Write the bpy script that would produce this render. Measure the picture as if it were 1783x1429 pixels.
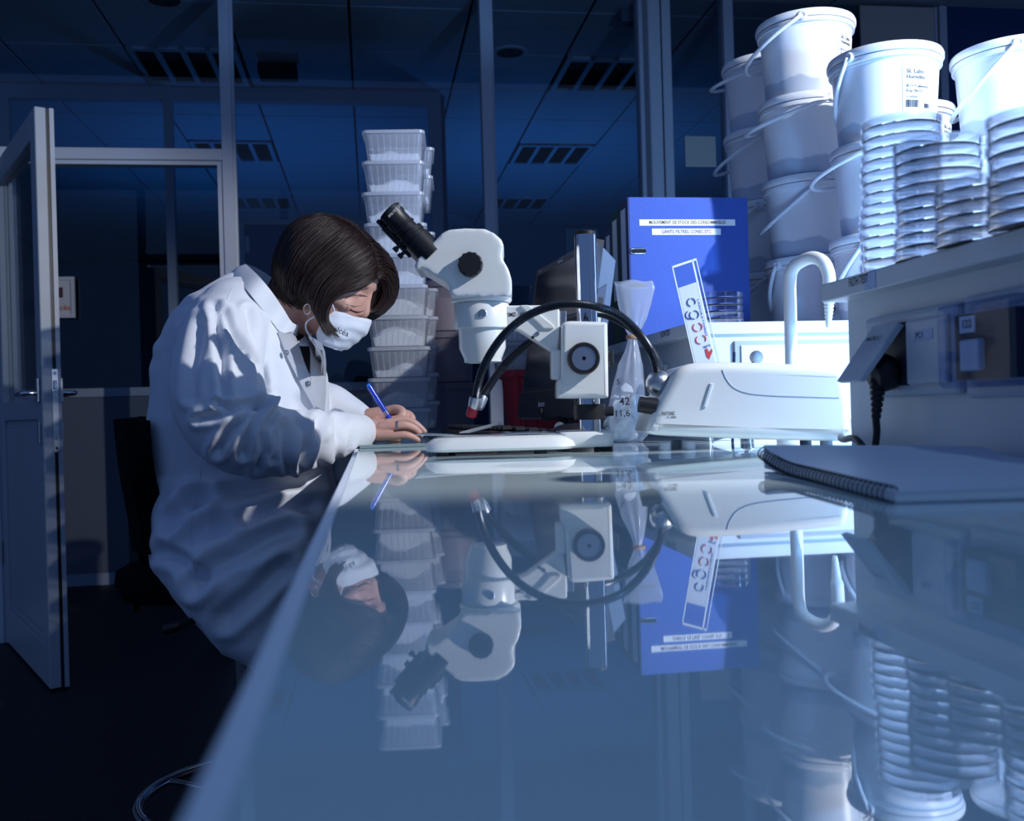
import bpy, bmesh, math, random
from mathutils import Vector, Matrix, noise
random.seed(7)
for _o in list(bpy.data.objects): bpy.data.objects.remove(_o)
SC = bpy.context.scene
COL = SC.collection
# ---------------------------------------------------------------- camera
YAW = math.radians(8.2); ROLL = math.radians(1.6); FPX = 1700.0
CAM = Vector((0, 0, 0.9645))
FW = Vector((math.sin(YAW), math.cos(YAW), 0)); RT = Vector((math.cos(YAW), -math.sin(YAW), 0)); UP = Vector((0, 0, 1))
cd = bpy.data.cameras.new('camera'); co = bpy.data.objects.new('camera', cd); COL.objects.link(co)
cd.sensor_fit = 'HORIZONTAL'; cd.sensor_width = 36.0; cd.lens = FPX / 1783 * 36.0; cd.clip_start = 0.01; cd.clip_end = 100
cx_ = RT * math.cos(ROLL) - UP * math.sin(ROLL); cy_ = RT * math.sin(ROLL) + UP * math.cos(ROLL); cz_ = -FW
co.matrix_world = Matrix(((cx_.x, cy_.x, cz_.x, CAM.x), (cx_.y, cy_.y, cz_.y, CAM.y), (cx_.z, cy_.z, cz_.z, CAM.z), (0, 0, 0, 1)))
cd.dof.use_dof = True; cd.dof.focus_distance = 1.8; cd.dof.aperture_fstop = 8.0
SC.camera = co
# ---------------------------------------------------------------- light
SC.view_settings.view_transform = 'Standard'; SC.view_settings.look = 'None'
SC.view_settings.exposure = 0.0; SC.view_settings.gamma = 1.0; SC.view_settings.use_curve_mapping = False
try:
    SC.cycles.transparent_max_bounces = 48; SC.cycles.transmission_bounces = 24; SC.cycles.max_bounces = 24
    SC.cycles.caustics_reflective = False; SC.cycles.caustics_refractive = False
except Exception: pass
W = bpy.data.worlds.new('world'); SC.world = W; W.use_nodes = True
W.node_tree.nodes['Background'].inputs[0].default_value = (0.12, 0.23, 0.56, 1)
W.node_tree.nodes['Background'].inputs[1].default_value = 0.46
def lamp(name, kind, loc, target, power, col, size=0.05, angle=None, blend=0.3):
    l = bpy.data.lights.new(name, kind); o = bpy.data.objects.new(name, l); COL.objects.link(o)
    o.location = loc; l.energy = power; l.color = col
    if kind == 'AREA': l.size = size
    else: l.shadow_soft_size = size
    if kind == 'SPOT': l.spot_size = math.radians(angle); l.spot_blend = blend
    if target: o.rotation_euler = (Vector(target) - Vector(loc)).to_track_quat('-Z', 'Y').to_euler()
    return o
# studio spot at the window side of the room (the hard raking key light)
lamp('key_spot', 'SPOT', (1.84, 0.51, 2.25), (0.25, 1.95, 1.12), 242, (0.94, 0.96, 1.0), 0.016, 66, 0.3)
# small blue lamp standing behind the near reagent shelf
lamp('blue_lamp', 'SPOT', (1.52, 0.98, 1.40), (1.15, 2.0, 1.35), 80, (0.22, 0.48, 1.0), 0.03, 80, 0.9)
# blue lamp tucked behind the end of the near shelf, shining into the gap
lamp('gap_lamp', 'POINT', (0.92, 1.26, 1.045), None, 6, (0.20, 0.48, 1.0), 0.03)
# added unseen fill lamp that brightens the near end of the bench
lamp('bench_fill', 'SPOT', (0.8, 0.1, 2.9), (0.8, 0.2, 0.0), 15, (0.42, 0.72, 1.0), 0.05, 110, 0.8)
# blue light in the rooms beyond the corridor
lamp('far_room_light', 'SPOT', (1.3, 7.3, 0.9), (1.3, 7.7, 2.9), 62, (0.03, 0.22, 0.75), 0.02, 130, 0.9)
lamp('left_room_light', 'SPOT', (-0.7, 7.3, 0.9), (-0.7, 7.7, 2.9), 62, (0.03, 0.22, 0.75), 0.02, 130, 0.9)
lamp('corridor_light', 'POINT', (-0.6, 5.4, 0.3), None, 0.5, (0.18, 0.4, 1.0), 0.02)
# ---------------------------------------------------------------- pixel helpers (a pixel is a direction; depth from what it touches)
def ray(x, y):
    dx = x - 891.5; dy = y - 714.5
    u = (dx * math.cos(ROLL) - dy * math.sin(ROLL)) / FPX; v = (dy * math.cos(ROLL) + dx * math.sin(ROLL)) / FPX
    return FW + RT * u - UP * v
def P(x, y, d): return CAM + ray(x, y) * d
def onY(x, y, Y): r = ray(x, y); return CAM + r * (Y / r.y)
def onZ(x, y, Z): r = ray(x, y); return CAM + r * ((Z - CAM.z) / r.z)
def proj(p):
    v = p - CAM; d = v.dot(FW); u = v.dot(RT) / d * FPX; w = -v.dot(UP) / d * FPX
    dx = u * math.cos(ROLL) + w * math.sin(ROLL); dy = w * math.cos(ROLL) - u * math.sin(ROLL); return 891.5 + dx, 714.5 + dy, d
# ---------------------------------------------------------------- object helpers
ORG = {}
def obj(name, bm, m, parent=None, org=None, smooth=False, world=True, sharp=None):
    """link a bmesh as one mesh object; world=True: bm is in world coordinates and is shifted to its origin"""
    if not isinstance(bm, bpy.types.Mesh):
        bmesh.ops.recalc_face_normals(bm, faces=bm.faces[:])
        if parent is not None: o0 = ORG.get(parent.name, Vector())
        else: o0 = Vector(org) if org is not None else Vector()
        if world: bmesh.ops.translate(bm, vec=-o0, verts=bm.verts[:])
        me = bpy.data.meshes.new(name); bm.to_mesh(me); bm.free()
    else:
        me = bm; o0 = ORG.get(parent.name, Vector()) if parent is not None else (Vector(org) if org is not None else Vector())
    if smooth:
        me.shade_smooth()
        if sharp: 
            try: me.set_sharp_from_angle(angle=math.radians(sharp))
            except Exception: pass
    o = bpy.data.objects.new(name, me); COL.objects.link(o)
    if m is not None:
        if len(me.materials) == 0: me.materials.append(m)
    if parent is not None: o.parent = parent; ORG[o.name] = o0
    else: o.location = o0; ORG[o.name] = o0
    return o
def thing(name, label, cat, loc=(0, 0, 0), rz=0, group=None):
    o = bpy.data.objects.new(name, None); COL.objects.link(o); o.location = loc; o.rotation_euler = (0, 0, rz)
    o.empty_display_size = 0.05; ORG[o.name] = Vector(loc); tag(o, label, cat, group); return o
def tag(o, label, cat, group=None):
    o['label'] = label; o['category'] = cat
    if group: o['group'] = group
    return o
def struct(o): o['kind'] = 'structure'; return o
def dup(root, loc, rz=0, label=None, rot=None):
    r = root.copy(); COL.objects.link(r); r.location = loc; r.rotation_euler = rot or (0, 0, rz)
    if label: r['label'] = label
    for ch in list(root.children):
        c = ch.copy(); COL.objects.link(c); c.parent = r
        for g in list(ch.children):
            d = g.copy(); COL.objects.link(d); d.parent = c
    return r
# ---------------------------------------------------------------- shapes
def BM(): return bmesh.new()
def box(bm, x0, x1, y0, y1, z0, z1, bev=0.0, seg=2):
    r = bmesh.ops.create_cube(bm, size=1.0); vs = r['verts']
    bmesh.ops.scale(bm, vec=(abs(x1 - x0), abs(y1 - y0), abs(z1 - z0)), verts=vs)
    bmesh.ops.translate(bm, vec=((x0 + x1) / 2, (y0 + y1) / 2, (z0 + z1) / 2), verts=vs)
    if bev > 0:
        es = list({e for v in vs for e in v.link_edges})
        bmesh.ops.bevel(bm, geom=es, offset=bev, segments=seg, affect='EDGES', profile=0.5)
    return bm
def bx(*a, **k): return box(BM(), *a, **k)
def frame_of(axis):
    a = Vector(axis).normalized(); t = Vector((0, 0, 1)) if abs(a.z) < 0.9 else Vector((1, 0, 0))
    u = a.cross(t).normalized(); return a, u, a.cross(u).normalized()
def rings(bm, R, closed=True, cap=True):
    """skin a list of rings (lists of points)"""
    V = [[bm.verts.new(p) for p in r] for r in R]; n = len(R[0])
    for i in range(len(V) - 1):
        for j in range(n if closed else n - 1):
            k = (j + 1) % n; bm.faces.new((V[i][j], V[i][k], V[i + 1][k], V[i + 1][j]))
    if cap and closed and n > 2: bm.faces.new(V[0]); bm.faces.new(V[-1])
    return V
def lathe(bm, prof, c=(0, 0, 0), axis=(0, 0, 1), n=32, cap=False):
    """prof: (radius, height along axis)"""
    a, u, w = frame_of(axis); c = Vector(c); R = []
    for r, h in prof:
        R.append([c + a * h + (u * math.cos(2 * math.pi * j / n) + w * math.sin(2 * math.pi * j / n)) * max(r, 1e-5) for j in range(n)])
    rings(bm, R, True, cap); return bm
def lz(prof, c=(0, 0, 0), axis=(0, 0, 1), n=32, cap=False): return lathe(BM(), prof, c, axis, n, cap)
def cyl(bm, a, b, r, r2=None, n=20):
    a = Vector(a); b = Vector(b); L = (b - a).length
    return lathe(bm, [(r, 0), (r if r2 is None else r2, L)], a, b - a, n, True)
def spline(pts, n=8, closed=False):
    pts = [Vector(p) for p in pts]; out = []; N = len(pts)
    for i in range(N if closed else N - 1):
        g = (lambda k: pts[k % N]) if closed else (lambda k: pts[min(max(k, 0), N - 1)])
        p0, p1, p2, p3 = g(i - 1), g(i), g(i + 1), g(i + 2)
        for s in range(n):
            t = s / n
            out.append(0.5 * ((2 * p1) + (p2 - p0) * t + (2 * p0 - 5 * p1 + 4 * p2 - p3) * t * t + (3 * p1 - p0 - 3 * p2 + p3) * t ** 3))
    if not closed: out.append(pts[-1])
    return out
def tube(bm, pts, rad, n=10, closed=False, cap=True):
    """rad: number or function of (index, t)"""
    N = len(pts); prev = None; R = []
    for i, p in enumerate(pts):
        if closed: d = pts[(i + 1) % N] - pts[i - 1]
        else: d = pts[min(i + 1, N - 1)] - pts[max(i - 1, 0)]
        d.normalize()
        if prev is None: u = frame_of(d)[1]
        else: u = (prev - d * prev.dot(d)).normalized()
        prev = u; w = d.cross(u); r = rad(i, i / max(N - 1, 1)) if callable(rad) else rad
        R.append([p + (u * math.cos(2 * math.pi * j / n) + w * math.sin(2 * math.pi * j / n)) * r for j in range(n)])
    if closed:
        V = [[bm.verts.new(q) for q in r] for r in R]
        for i in range(N):
            A, B = V[i], V[(i + 1) % N]
            for j in range(n): bm.faces.new((A[j], A[(j + 1) % n], B[(j + 1) % n], B[j]))
    else: rings(bm, R, True, cap)
    return bm
def prism(bm, pts, vec, bev=0.0, seg=3, bev_all=True):
    """pts: planar outline (world); extruded by vec"""
    vs = [bm.verts.new(p) for p in pts]; f = bm.faces.new(vs)
    r = bmesh.ops.extrude_face_region(bm, geom=[f]); nv = [g for g in r['geom'] if isinstance(g, bmesh.types.BMVert)]
    bmesh.ops.translate(bm, vec=vec, verts=nv)
    if bev > 0:
        s0 = set(vs); s1 = set(nv)
        es = [e for e in bm.edges if (e.verts[0] in s0 and e.verts[1] in s0) or (e.verts[0] in s1 and e.verts[1] in s1)]
        bmesh.ops.bevel(bm, geom=es, offset=bev, segments=seg, affect='EDGES', profile=0.5)
    return bm
def rounded(q, vec, bev, seg=4):
    """outline q extruded by vec with rounded rims (inset rings), caps kept flat"""
    n = len(q); cen = sum(q, Vector()) / n; ax = Vector(vec).normalized(); L = Vector(vec).length
    area = sum((q[i] - cen).cross(q[(i + 1) % n] - cen).dot(ax) for i in range(n)); sg = 1 if area > 0 else -1
    nr = []
    for i in range(n):
        e0 = (q[i] - q[i - 1]).normalized(); e1 = (q[(i + 1) % n] - q[i]).normalized(); t = ax.cross(e0) * sg; u = ax.cross(e1) * sg
        m = (t + u); m = m.normalized() if m.length > 1e-6 else t; k = max(0.45, m.dot(t)); nr.append(m / k)
    R = []
    def ring(ins, h): return [q[i] + nr[i] * ins + ax * h for i in range(n)]
    R.append(ring(bev * 1.12, 0)); R += [ring(bev * (1 - math.sin(math.radians(90 * k / seg))), bev * (1 - math.cos(math.radians(90 * k / seg)))) for k in range(seg + 1)]
    R += [ring(bev * (1 - math.cos(math.radians(90 * k / seg))), L - bev * (1 - math.sin(math.radians(90 * k / seg)))) for k in range(seg + 1)]; R.append(ring(bev * 1.12, L))
    bm = BM(); V = rings(bm, R, True, False)
    for r in (V[0], V[-1]): f = bm.faces.new(r); bmesh.ops.triangulate(bm, faces=[f], ngon_method='EAR_CLIP')
    return bm
def densify(q, step):
    out = []
    for i in range(len(q)):
        a, b = q[i], q[(i + 1) % len(q)]; k = max(1, int((b - a).length / step))
        out += [a.lerp(b, t / k) for t in range(k)]
    return out
def roundcorners(q, r, n=3):
    out = []; N = len(q)
    for i in range(N):
        a, p, c = q[i - 1], q[i], q[(i + 1) % N]; d0 = min(r, (a - p).length * 0.4); d1 = min(r, (c - p).length * 0.4); p0 = p + (a - p).normalized() * d0; p1 = p + (c - p).normalized() * d1
        for k in range(n + 1): t = k / n; out.append(p0 * (1 - t) ** 2 + p * 2 * t * (1 - t) + p1 * t * t)
    return out
def pxprism(pts, d, t0, t1, bev=0.0, seg=4, conv=None, cr=None):
    """outline in pixels at depth d, from d+t0 to d+t1 along the view"""
    q = [P(*(conv(*p) if conv else p), d) + FW * t0 for p in pts]
    if bev <= 0: return prism(BM(), q, FW * (t1 - t0))
    q = roundcorners(q, cr if cr else bev * 1.2)
    return rounded(q, FW * (t1 - t0), bev, max(seg, 3))
def join(*bms):
    b = bms[0]
    for o in bms[1:]:
        me = bpy.data.meshes.new('tmp'); o.to_mesh(me); o.free(); b.from_mesh(me); bpy.data.meshes.remove(me)
    return b
def grid(bm, G, closed_u=False):
    V = [[bm.verts.new(p) for p in r] for r in G]
    for i in range(len(V) - 1):
        for j in range(len(V[0]) - 1): bm.faces.new((V[i][j], V[i][j + 1], V[i + 1][j + 1], V[i + 1][j]))
    return V
def bake(o):
    """apply an object's modifiers"""
    dg = bpy.context.evaluated_depsgraph_get(); dg.update()
    me = bpy.data.meshes.new_from_object(o.evaluated_get(dg)); old = o.data; mats = list(old.materials)
    o.modifiers.clear(); o.data = me; me.name = o.name
    if not me.materials:
        for m in mats: me.materials.append(m)
    return o
def remesh(name, bm, m, parent, vox, smooth=6, fac=0.5):
    o = obj(name, bm, m, parent); md = o.modifiers.new('r', 'REMESH'); md.mode = 'VOXEL'; md.voxel_size = vox; md.adaptivity = 0
    if smooth: s = o.modifiers.new('s', 'SMOOTH'); s.iterations = smooth; s.factor = fac
    bake(o); o.data.shade_smooth(); return o
def textmesh(s, size, align='CENTER', extrude=0.0):
    c = bpy.data.curves.new('txt', 'FONT'); c.body = s; c.size = size; c.align_x = align; c.align_y = 'CENTER'; c.extrude = extrude; c.resolution_u = 3; c.offset = size * 0.009
    o = bpy.data.objects.new('txt', c); COL.objects.link(o); dg = bpy.context.evaluated_depsgraph_get(); dg.update()
    me = bpy.data.meshes.new_from_object(o.evaluated_get(dg)); bpy.data.objects.remove(o); bpy.data.curves.remove(c); return me
def text(name, s, size, m, parent, pos, right, up, align='CENTER', fit=None):
    """flat lettering in the plane (right, up) at world pos; fit = width in metres"""
    me = textmesh(s, size, align); right = Vector(right).normalized(); up = Vector(up).normalized(); nrm = right.cross(up)
    xs = [v.co.x for v in me.vertices]; k = 1.0
    if fit and xs: k = fit / (max(xs) - min(xs))
    o0 = ORG.get(parent.name, Vector()); pos = Vector(pos) - o0
    for v in me.vertices: v.co = pos + right * (v.co.x * k) + up * v.co.y + nrm * v.co.z
    o = obj(name, me, m, parent); o['note'] = 'lettering'; del o['note']; return o
# ---------------------------------------------------------------- materials
def mat(name, col, rough=0.5, metal=0.0, bump=0.0, bscale=60, var=0.0, vscale=4, spec=0.5, trans=0.0, ior=1.45, sub=0.0, sheen=0.0, coat=0.0, stretch=None, emis=None):
    m = bpy.data.materials.new(name); m.use_nodes = True; nt = m.node_tree; b = nt.nodes['Principled BSDF']
    I = b.inputs; I['Base Color'].default_value = (*col, 1); I['Roughness'].default_value = rough; I['Metallic'].default_value = metal
    I['IOR'].default_value = ior; I['Specular IOR Level'].default_value = spec; I['Transmission Weight'].default_value = trans
    if sub: I['Subsurface Weight'].default_value = sub; I['Subsurface Radius'].default_value = (0.01, 0.004, 0.003); I['Subsurface Scale'].default_value = 0.5
    if sheen: I['Sheen Weight'].default_value = sheen
    if coat: I['Coat Weight'].default_value = coat
    if emis: I['Emission Color'].default_value = (*emis[0], 1); I['Emission Strength'].default_value = emis[1]
    tc = nt.nodes.new('ShaderNodeTexCoord'); mp = nt.nodes.new('ShaderNodeMapping'); nt.links.new(tc.outputs['Object'], mp.inputs[0])
    if stretch: mp.inputs['Scale'].default_value = stretch
    if var:
        n = nt.nodes.new('ShaderNodeTexNoise'); n.inputs['Scale'].default_value = vscale; n.inputs['Detail'].default_value = 4
        nt.links.new(mp.outputs[0], n.inputs['Vector'])
        cr = nt.nodes.new('ShaderNodeMix'); cr.data_type = 'RGBA'; cr.inputs['A'].default_value = (*[c * (1 - var) for c in col], 1); cr.inputs['B'].default_value = (*[min(1, c * (1 + var)) for c in col], 1)
        nt.links.new(n.outputs['Fac'], cr.inputs['Factor']); nt.links.new(cr.outputs['Result'], I['Base Color'])
    if bump:
        n2 = nt.nodes.new('ShaderNodeTexNoise'); n2.inputs['Scale'].default_value = bscale; n2.inputs['Detail'].default_value = 3
        nt.links.new(mp.outputs[0], n2.inputs['Vector'])
        bp = nt.nodes.new('ShaderNodeBump'); bp.inputs['Strength'].default_value = bump; bp.inputs['Distance'].default_value = 0.002
        nt.links.new(n2.outputs['Fac'], bp.inputs['Height']); nt.links.new(bp.outputs[0], I['Normal'])
    return m
def pane_mat(name, tint, rough=0.0, ior=1.5, mixd=0.0, dcol=(1, 1, 1)):
    """thin clear sheet: transparent with Fresnel reflection, optional milky diffuse share"""
    m = bpy.data.materials.new(name); m.use_nodes = True; nt = m.node_tree; N = nt.nodes; L = nt.links; N.remove(N['Principled BSDF'])
    t = N.new('ShaderNodeBsdfTransparent'); t.inputs[0].default_value = (*tint, 1); g = N.new('ShaderNodeBsdfGlossy'); g.inputs['Roughness'].default_value = rough
    fr = N.new('ShaderNodeFresnel'); fr.inputs[0].default_value = ior; mx = N.new('ShaderNodeMixShader')
    ge = N.new('ShaderNodeNewGeometry'); mr = N.new('ShaderNodeMapRange'); mr.inputs['To Min'].default_value = ior; mr.inputs['To Max'].default_value = 1 / ior; L.new(ge.outputs['Backfacing'], mr.inputs['Value']); L.new(mr.outputs[0], fr.inputs[0])
    L.new(fr.outputs[0], mx.inputs[0]); L.new(g.outputs[0], mx.inputs[2]); src = t
    if mixd:
        d = N.new('ShaderNodeBsdfDiffuse'); d.inputs[0].default_value = (*dcol, 1); tl = N.new('ShaderNodeBsdfTranslucent'); tl.inputs[0].default_value = (*dcol, 1)
        m0 = N.new('ShaderNodeMixShader'); m0.inputs[0].default_value = 0.5; L.new(d.outputs[0], m0.inputs[1]); L.new(tl.outputs[0], m0.inputs[2])
        m1 = N.new('ShaderNodeMixShader'); m1.inputs[0].default_value = mixd; L.new(t.outputs[0], m1.inputs[1]); L.new(m0.outputs[0], m1.inputs[2]); src = m1
    L.new(src.outputs[0], mx.inputs[1]); L.new(mx.outputs[0], N['Material Output'].inputs[0]); return m
M = {}
M['white_plastic'] = mat('white_plastic', (0.80, 0.80, 0.79), 0.35, bump=0.03, bscale=300)
M['instrument'] = mat('instrument_enamel', (0.78, 0.79, 0.77), 0.28, bump=0.04, bscale=900, coat=0.2)
M['black_plastic'] = mat('black_plastic', (0.012, 0.012, 0.014), 0.42, bump=0.05, bscale=500)
M['black_gloss'] = mat('black_gloss', (0.008, 0.008, 0.01), 0.15)
M['black_fabric'] = mat('black_fabric', (0.006, 0.006, 0.008), 0.95, bump=0.5, bscale=700, spec=0.1)
M['chrome'] = mat('chrome', (0.75, 0.76, 0.78), 0.08, 1.0)
M['steel'] = mat('brushed_steel', (0.55, 0.56, 0.58), 0.32, 1.0, bump=0.04, bscale=200)
M['alu'] = mat('aluminium_profile', (0.66, 0.69, 0.76), 0.45, 0.0, bump=0.02, bscale=200)
M['enamel_grey'] = mat('grey_lacquer', (0.36, 0.40, 0.48), 0.45, bump=0.03, bscale=150, var=0.05)
M['panel_grey'] = mat('grey_panel', (0.13, 0.15, 0.19), 0.55, var=0.06, vscale=3)
M['shelf_white'] = mat('white_laminate', (0.66, 0.69, 0.72), 0.4, var=0.03, vscale=6)
M['ink'] = mat('black_ink', (0.01, 0.01, 0.015), 0.6)
M['red_ink'] = mat('red_ink', (0.10, 0.002, 0.012), 0.6)
M['paper'] = mat('paper', (0.78, 0.79, 0.80), 0.8, bump=0.05, bscale=400)
M['glass'] = pane_mat('window_glass', (0.86, 0.92, 0.96))
M['clear'] = mat('clear_polystyrene', (0.96, 0.98, 1.0), 0.03, trans=1.0, ior=1.46)
M['acrylic'] = pane_mat('clear_acrylic', (0.93, 0.95, 0.97), 0.02, 1.6)
M['dish_lid'] = pane_mat('clear_dish_lid', (0.97, 0.98, 1.0), 0.03, 1.55)
# ================================================================ the setting
ZB = 0.90; YP = 4.63; YQ = 6.10; ZC = 2.96
M['floor'] = mat('dark_vinyl', (0.012, 0.013, 0.016), 0.55, bump=0.15, bscale=90, var=0.25, vscale=10)
M['tile'] = mat('ceiling_tile', (0.42, 0.46, 0.52), 0.9, bump=0.25, bscale=250, var=0.05, vscale=30)
M['dark'] = mat('dark_gap', (0.01, 0.012, 0.016), 0.9)
M['wall_blue'] = mat('blue_wall', (0.02, 0.06, 0.18), 0.7, var=0.08)
M['wall_dim'] = mat('grey_wall', (0.16, 0.20, 0.27), 0.8, var=0.06)
struct(obj('floor', bx(-5, 6, -2, 13, -0.1, 0), M['floor']))
ceil = struct(obj('ceiling', bx(-5, 6, 3.3, 13, ZC + 0.02, ZC + 0.12), M['dark']))
struct(obj('wall_left', bx(-5.1, -5, 4.6, 13, 0, ZC + 0.12), M['wall_dim']))
struct(obj('wall_right', bx(6, 6.1, 4.6, 13, 0, ZC + 0.12), M['wall_dim']))
struct(obj('wall_back', bx(-5, 6, 13, 13.1, 0, ZC + 0.12), M['wall_dim']))
# ceiling tiles and fixtures (0.6 m grid)
X0 = -0.655; Y0 = 5.42; TS = 0.6
fix_cells = set()
for row in range(4):
    for xi in (-1, 3): fix_cells.add((xi, row * 3))
tile_me = None
for ix in range(-5, 8):
    for iy in range(-3, 12):
        if (ix, iy) in fix_cells: continue
        x = X0 + ix * TS; y = Y0 + iy * TS
        if tile_me is None:
            o = obj('tile', bx(0.006, TS - 0.006, 0.006, TS - 0.006, 0, 0.018, bev=0.004, seg=1), M['tile'], ceil, world=False); tile_me = o.data
        else:
            o = bpy.data.objects.new('tile', tile_me); COL.objects.link(o); o.parent = ceil
        o.location = (x, y, ZC)
M['louver'] = mat('dark_louver', (0.03, 0.03, 0.035), 0.3, 0.6)
M['fix_frame'] = mat('fixture_frame', (0.45, 0.5, 0.56), 0.5)
fx = thing('ceiling_light', 'unlit louvred ceiling light, nearest row of the right-hand run', 'ceiling light', (0, 0, ZC - 0.012), group='unlit louvred ceiling lights beyond the glass')
f = BM(); 
for k in range(5): box(f, 0.012 + k * 0.1365, 0.042 + k * 0.1365, 0.01, 0.59, 0, 0.02)
box(f, 0.012, 0.588, 0.01, 0.05, 0.0005, 0.02); box(f, 0.012, 0.588, 0.55, 0.59, 0.0005, 0.02)
obj('frame', f, M['fix_frame'], fx, world=False)
for k in range(4):
    b = BM(); x0 = 0.042 + k * 0.1365; box(b, x0, x0 + 0.1065, 0.05, 0.55, 0.026, 0.028)
    for q in range(12): box(b, x0 + 0.002, x0 + 0.1045, 0.06 + q * 0.041, 0.063 + q * 0.041, 0.004, 0.026)
    obj('louver', b, M['louver'], fx, world=False)
first = True; names = {0: 'nearest', 3: 'second', 6: 'third', 9: 'farthest'}
for (ix, iy) in sorted(fix_cells):
    lab = 'unlit louvred ceiling light, %s row of the %s run beyond the glass' % (names[iy], 'right-hand' if ix > 0 else 'left-hand')
    loc = (X0 + ix * TS, Y0 + iy * TS, ZC - 0.012)
    if first: fx.location = loc; fx['label'] = lab; first = False
    else: dup(fx, loc, 0, lab)
sp = onZ(888, 90, ZC); t = thing('ceiling_vent', 'round dark ceiling vent left of the nearest right-hand louvred light', 'vent', (sp.x, sp.y, ZC - 0.008), group='round ceiling vents')
obj('rim', lz([(0.075, 0), (0.095, 0.0), (0.1, 0.008), (0.075, 0.008)]), M['fix_frame'], t, world=False, smooth=True, sharp=40)
obj('grille', lz([(0.0, 0.003), (0.03, 0.003), (0.03, 0.006), (0.055, 0.006), (0.055, 0.003), (0.076, 0.003)]), M['louver'], t, world=False)
sp = onZ(285, -2, ZC); dup(t, (sp.x, sp.y, ZC - 0.008), 0, 'round dark ceiling vent at the top edge above the open door')
sp = onZ(1095, 18, ZC); t = thing('ceiling_sensor', 'small boxy sensor hanging from the ceiling beside the pale column', 'sensor', (sp.x, sp.y, ZC - 0.07))
obj('housing', bx(-0.05, 0.05, -0.04, 0.04, 0.0, 0.07, bev=0.008), M['panel_grey'], t, world=False); obj('lens', lz([(0.0, 0), (0.012, 0.003), (0.014, 0.012)], (0.02, -0.04, 0.02), (0, -1, 0), 12), M['white_plastic'], t, world=False)
sp = onZ(485, 108, ZC); t = thing('ceiling_projector', 'dark boxy unit under the ceiling behind the left glass pane', 'projector', (sp.x, sp.y, ZC - 0.09))
obj('housing', bx(-0.11, 0.1, -0.08, 0.08, 0.0, 0.07, bev=0.01), M['dark'], t, world=False); obj('bracket', lz([(0.02, 0.07), (0.02, 0.09)], n=12), M['dark'], t, world=False)
# near glazed partition
def postx(xpx0, xpx1, y=200, Y=YP): return onY(xpx0, y, Y).x, onY(xpx1, y, Y).x
n = 0
POSTS = [(-30, -12), (386, 405), (838, 857), (1112, 1124), (1259, 1275), (1633, 1646)]
px = []
for a, b in POSTS:
    xa, xb = postx(a, b); px.append((xa, xb)); n += 1
    bmx = bx(xa, xb, YP - 0.04, YP + 0.04, 0, ZC, bev=0.003, seg=1); box(bmx, xb, xb + 0.012, YP - 0.015, YP + 0.015, 0, ZC)
    struct(obj('trim_%d' % n, bmx, M['alu']))
x_l, x_r = px[0][1], px[1][0]
zt0 = 2.122; zt1 = 2.195
n += 1; struct(obj('trim_%d' % n, join(bx(x_l, x_r, YP - 0.04, YP + 0.04, zt0 + 0.02, zt1, bev=0.003, seg=1), bx(x_l, x_r, YP - 0.03, YP + 0.03, zt0, zt0 + 0.018)), M['alu']))
n += 1; struct(obj('trim_%d' % n, join(bx(x_r - 0.022, x_r, YP - 0.03, YP + 0.03, 0, zt0), bx(x_l, x_l + 0.022, YP - 0.03, YP + 0.03, 0, zt0)), M['alu']))
wn = 0
def window(xa, xb, z0, z1, Y):
    global wn
    wn += 1; return struct(obj('window_%d' % wn, bx(xa, xb, Y - 0.003, Y + 0.003, z0, z1), M['glass']))
window(x_l, x_r, zt1, ZC, YP)
for i in range(1, 4): window(px[i][1], px[i + 1][0], 0.12, ZC, YP)
window(-4.9, px[0][0], 0.12, ZC, YP)
n += 1; tb = BM()
for i in range(1, 4): box(tb, px[i][1], px[i + 1][0], YP - 0.03, YP + 0.03, 0.0, 0.12)
struct(obj('trim_%d' % n, tb, M['alu']))
n += 1; struct(obj('trim_%d' % n, bx(-5, px[0][0], YP - 0.03, YP + 0.03, 0.0, 0.12), M['alu']))
window(px[4][1], px[5][0], 0.12, ZC, YP)
struct(obj('wall_side', bx(px[5][1], 6, YP - 0.03, YP + 0.03, 0, ZC), M['wall_blue']))
# pale trunking column in front of the partition
ca, cb = postx(1127, 1167, 200, YP - 0.07)
t = thing('column_casing', 'tall pale two-piece service column in front of the glass wall', 'column', ((ca + cb) / 2, YP - 0.08, 0))
mid = ca + (cb - ca) * 0.58
obj('casing', bx(ca, mid - 0.002, YP - 0.12, YP - 0.045, 0, ZC, bev=0.012), M['shelf_white'], t); obj('cover', bx(mid + 0.002, cb, YP - 0.12, YP - 0.045, 0, ZC, bev=0.008), M['shelf_white'], t)
obj('back_rail', bx(ca + 0.01, cb - 0.01, YP - 0.11, YP - 0.05, 0, ZC), M['dark'], t)
# second partition across the corridor
e1 = onY(770, 300, YQ).x; e0 = onY(748, 300, YQ).x
n += 1; sb = bx(-4.9, e1, YQ - 0.03, YQ + 0.03, 1.115, 1.165); struct(obj('trim_%d' % n, sb, M['enamel_grey']))
wl = struct(obj('wall_corridor', bx(-4.9, e1, YQ - 0.02, YQ + 0.02, 0.07, 1.115), M['panel_grey']))
struct(obj('baseboard_corridor', bx(-4.9, e1, YQ - 0.03, YQ + 0.02, 0, 0.07), M['enamel_grey']))
n += 1; struct(obj('trim_%d' % n, bx(-4.9, e1, YQ - 0.03, YQ + 0.03, ZC - 0.08, ZC), M['enamel_grey']))
n += 1; struct(obj('trim_%d' % n, bx(e0, e1, YQ - 0.04, YQ + 0.04, 1.165, ZC - 0.08, bev=0.01), M['enamel_grey']))
xs2 = [-4.9, onY(2, 200, YQ).x - 0.03, onY(290, 350, YQ).x, e0]
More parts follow.
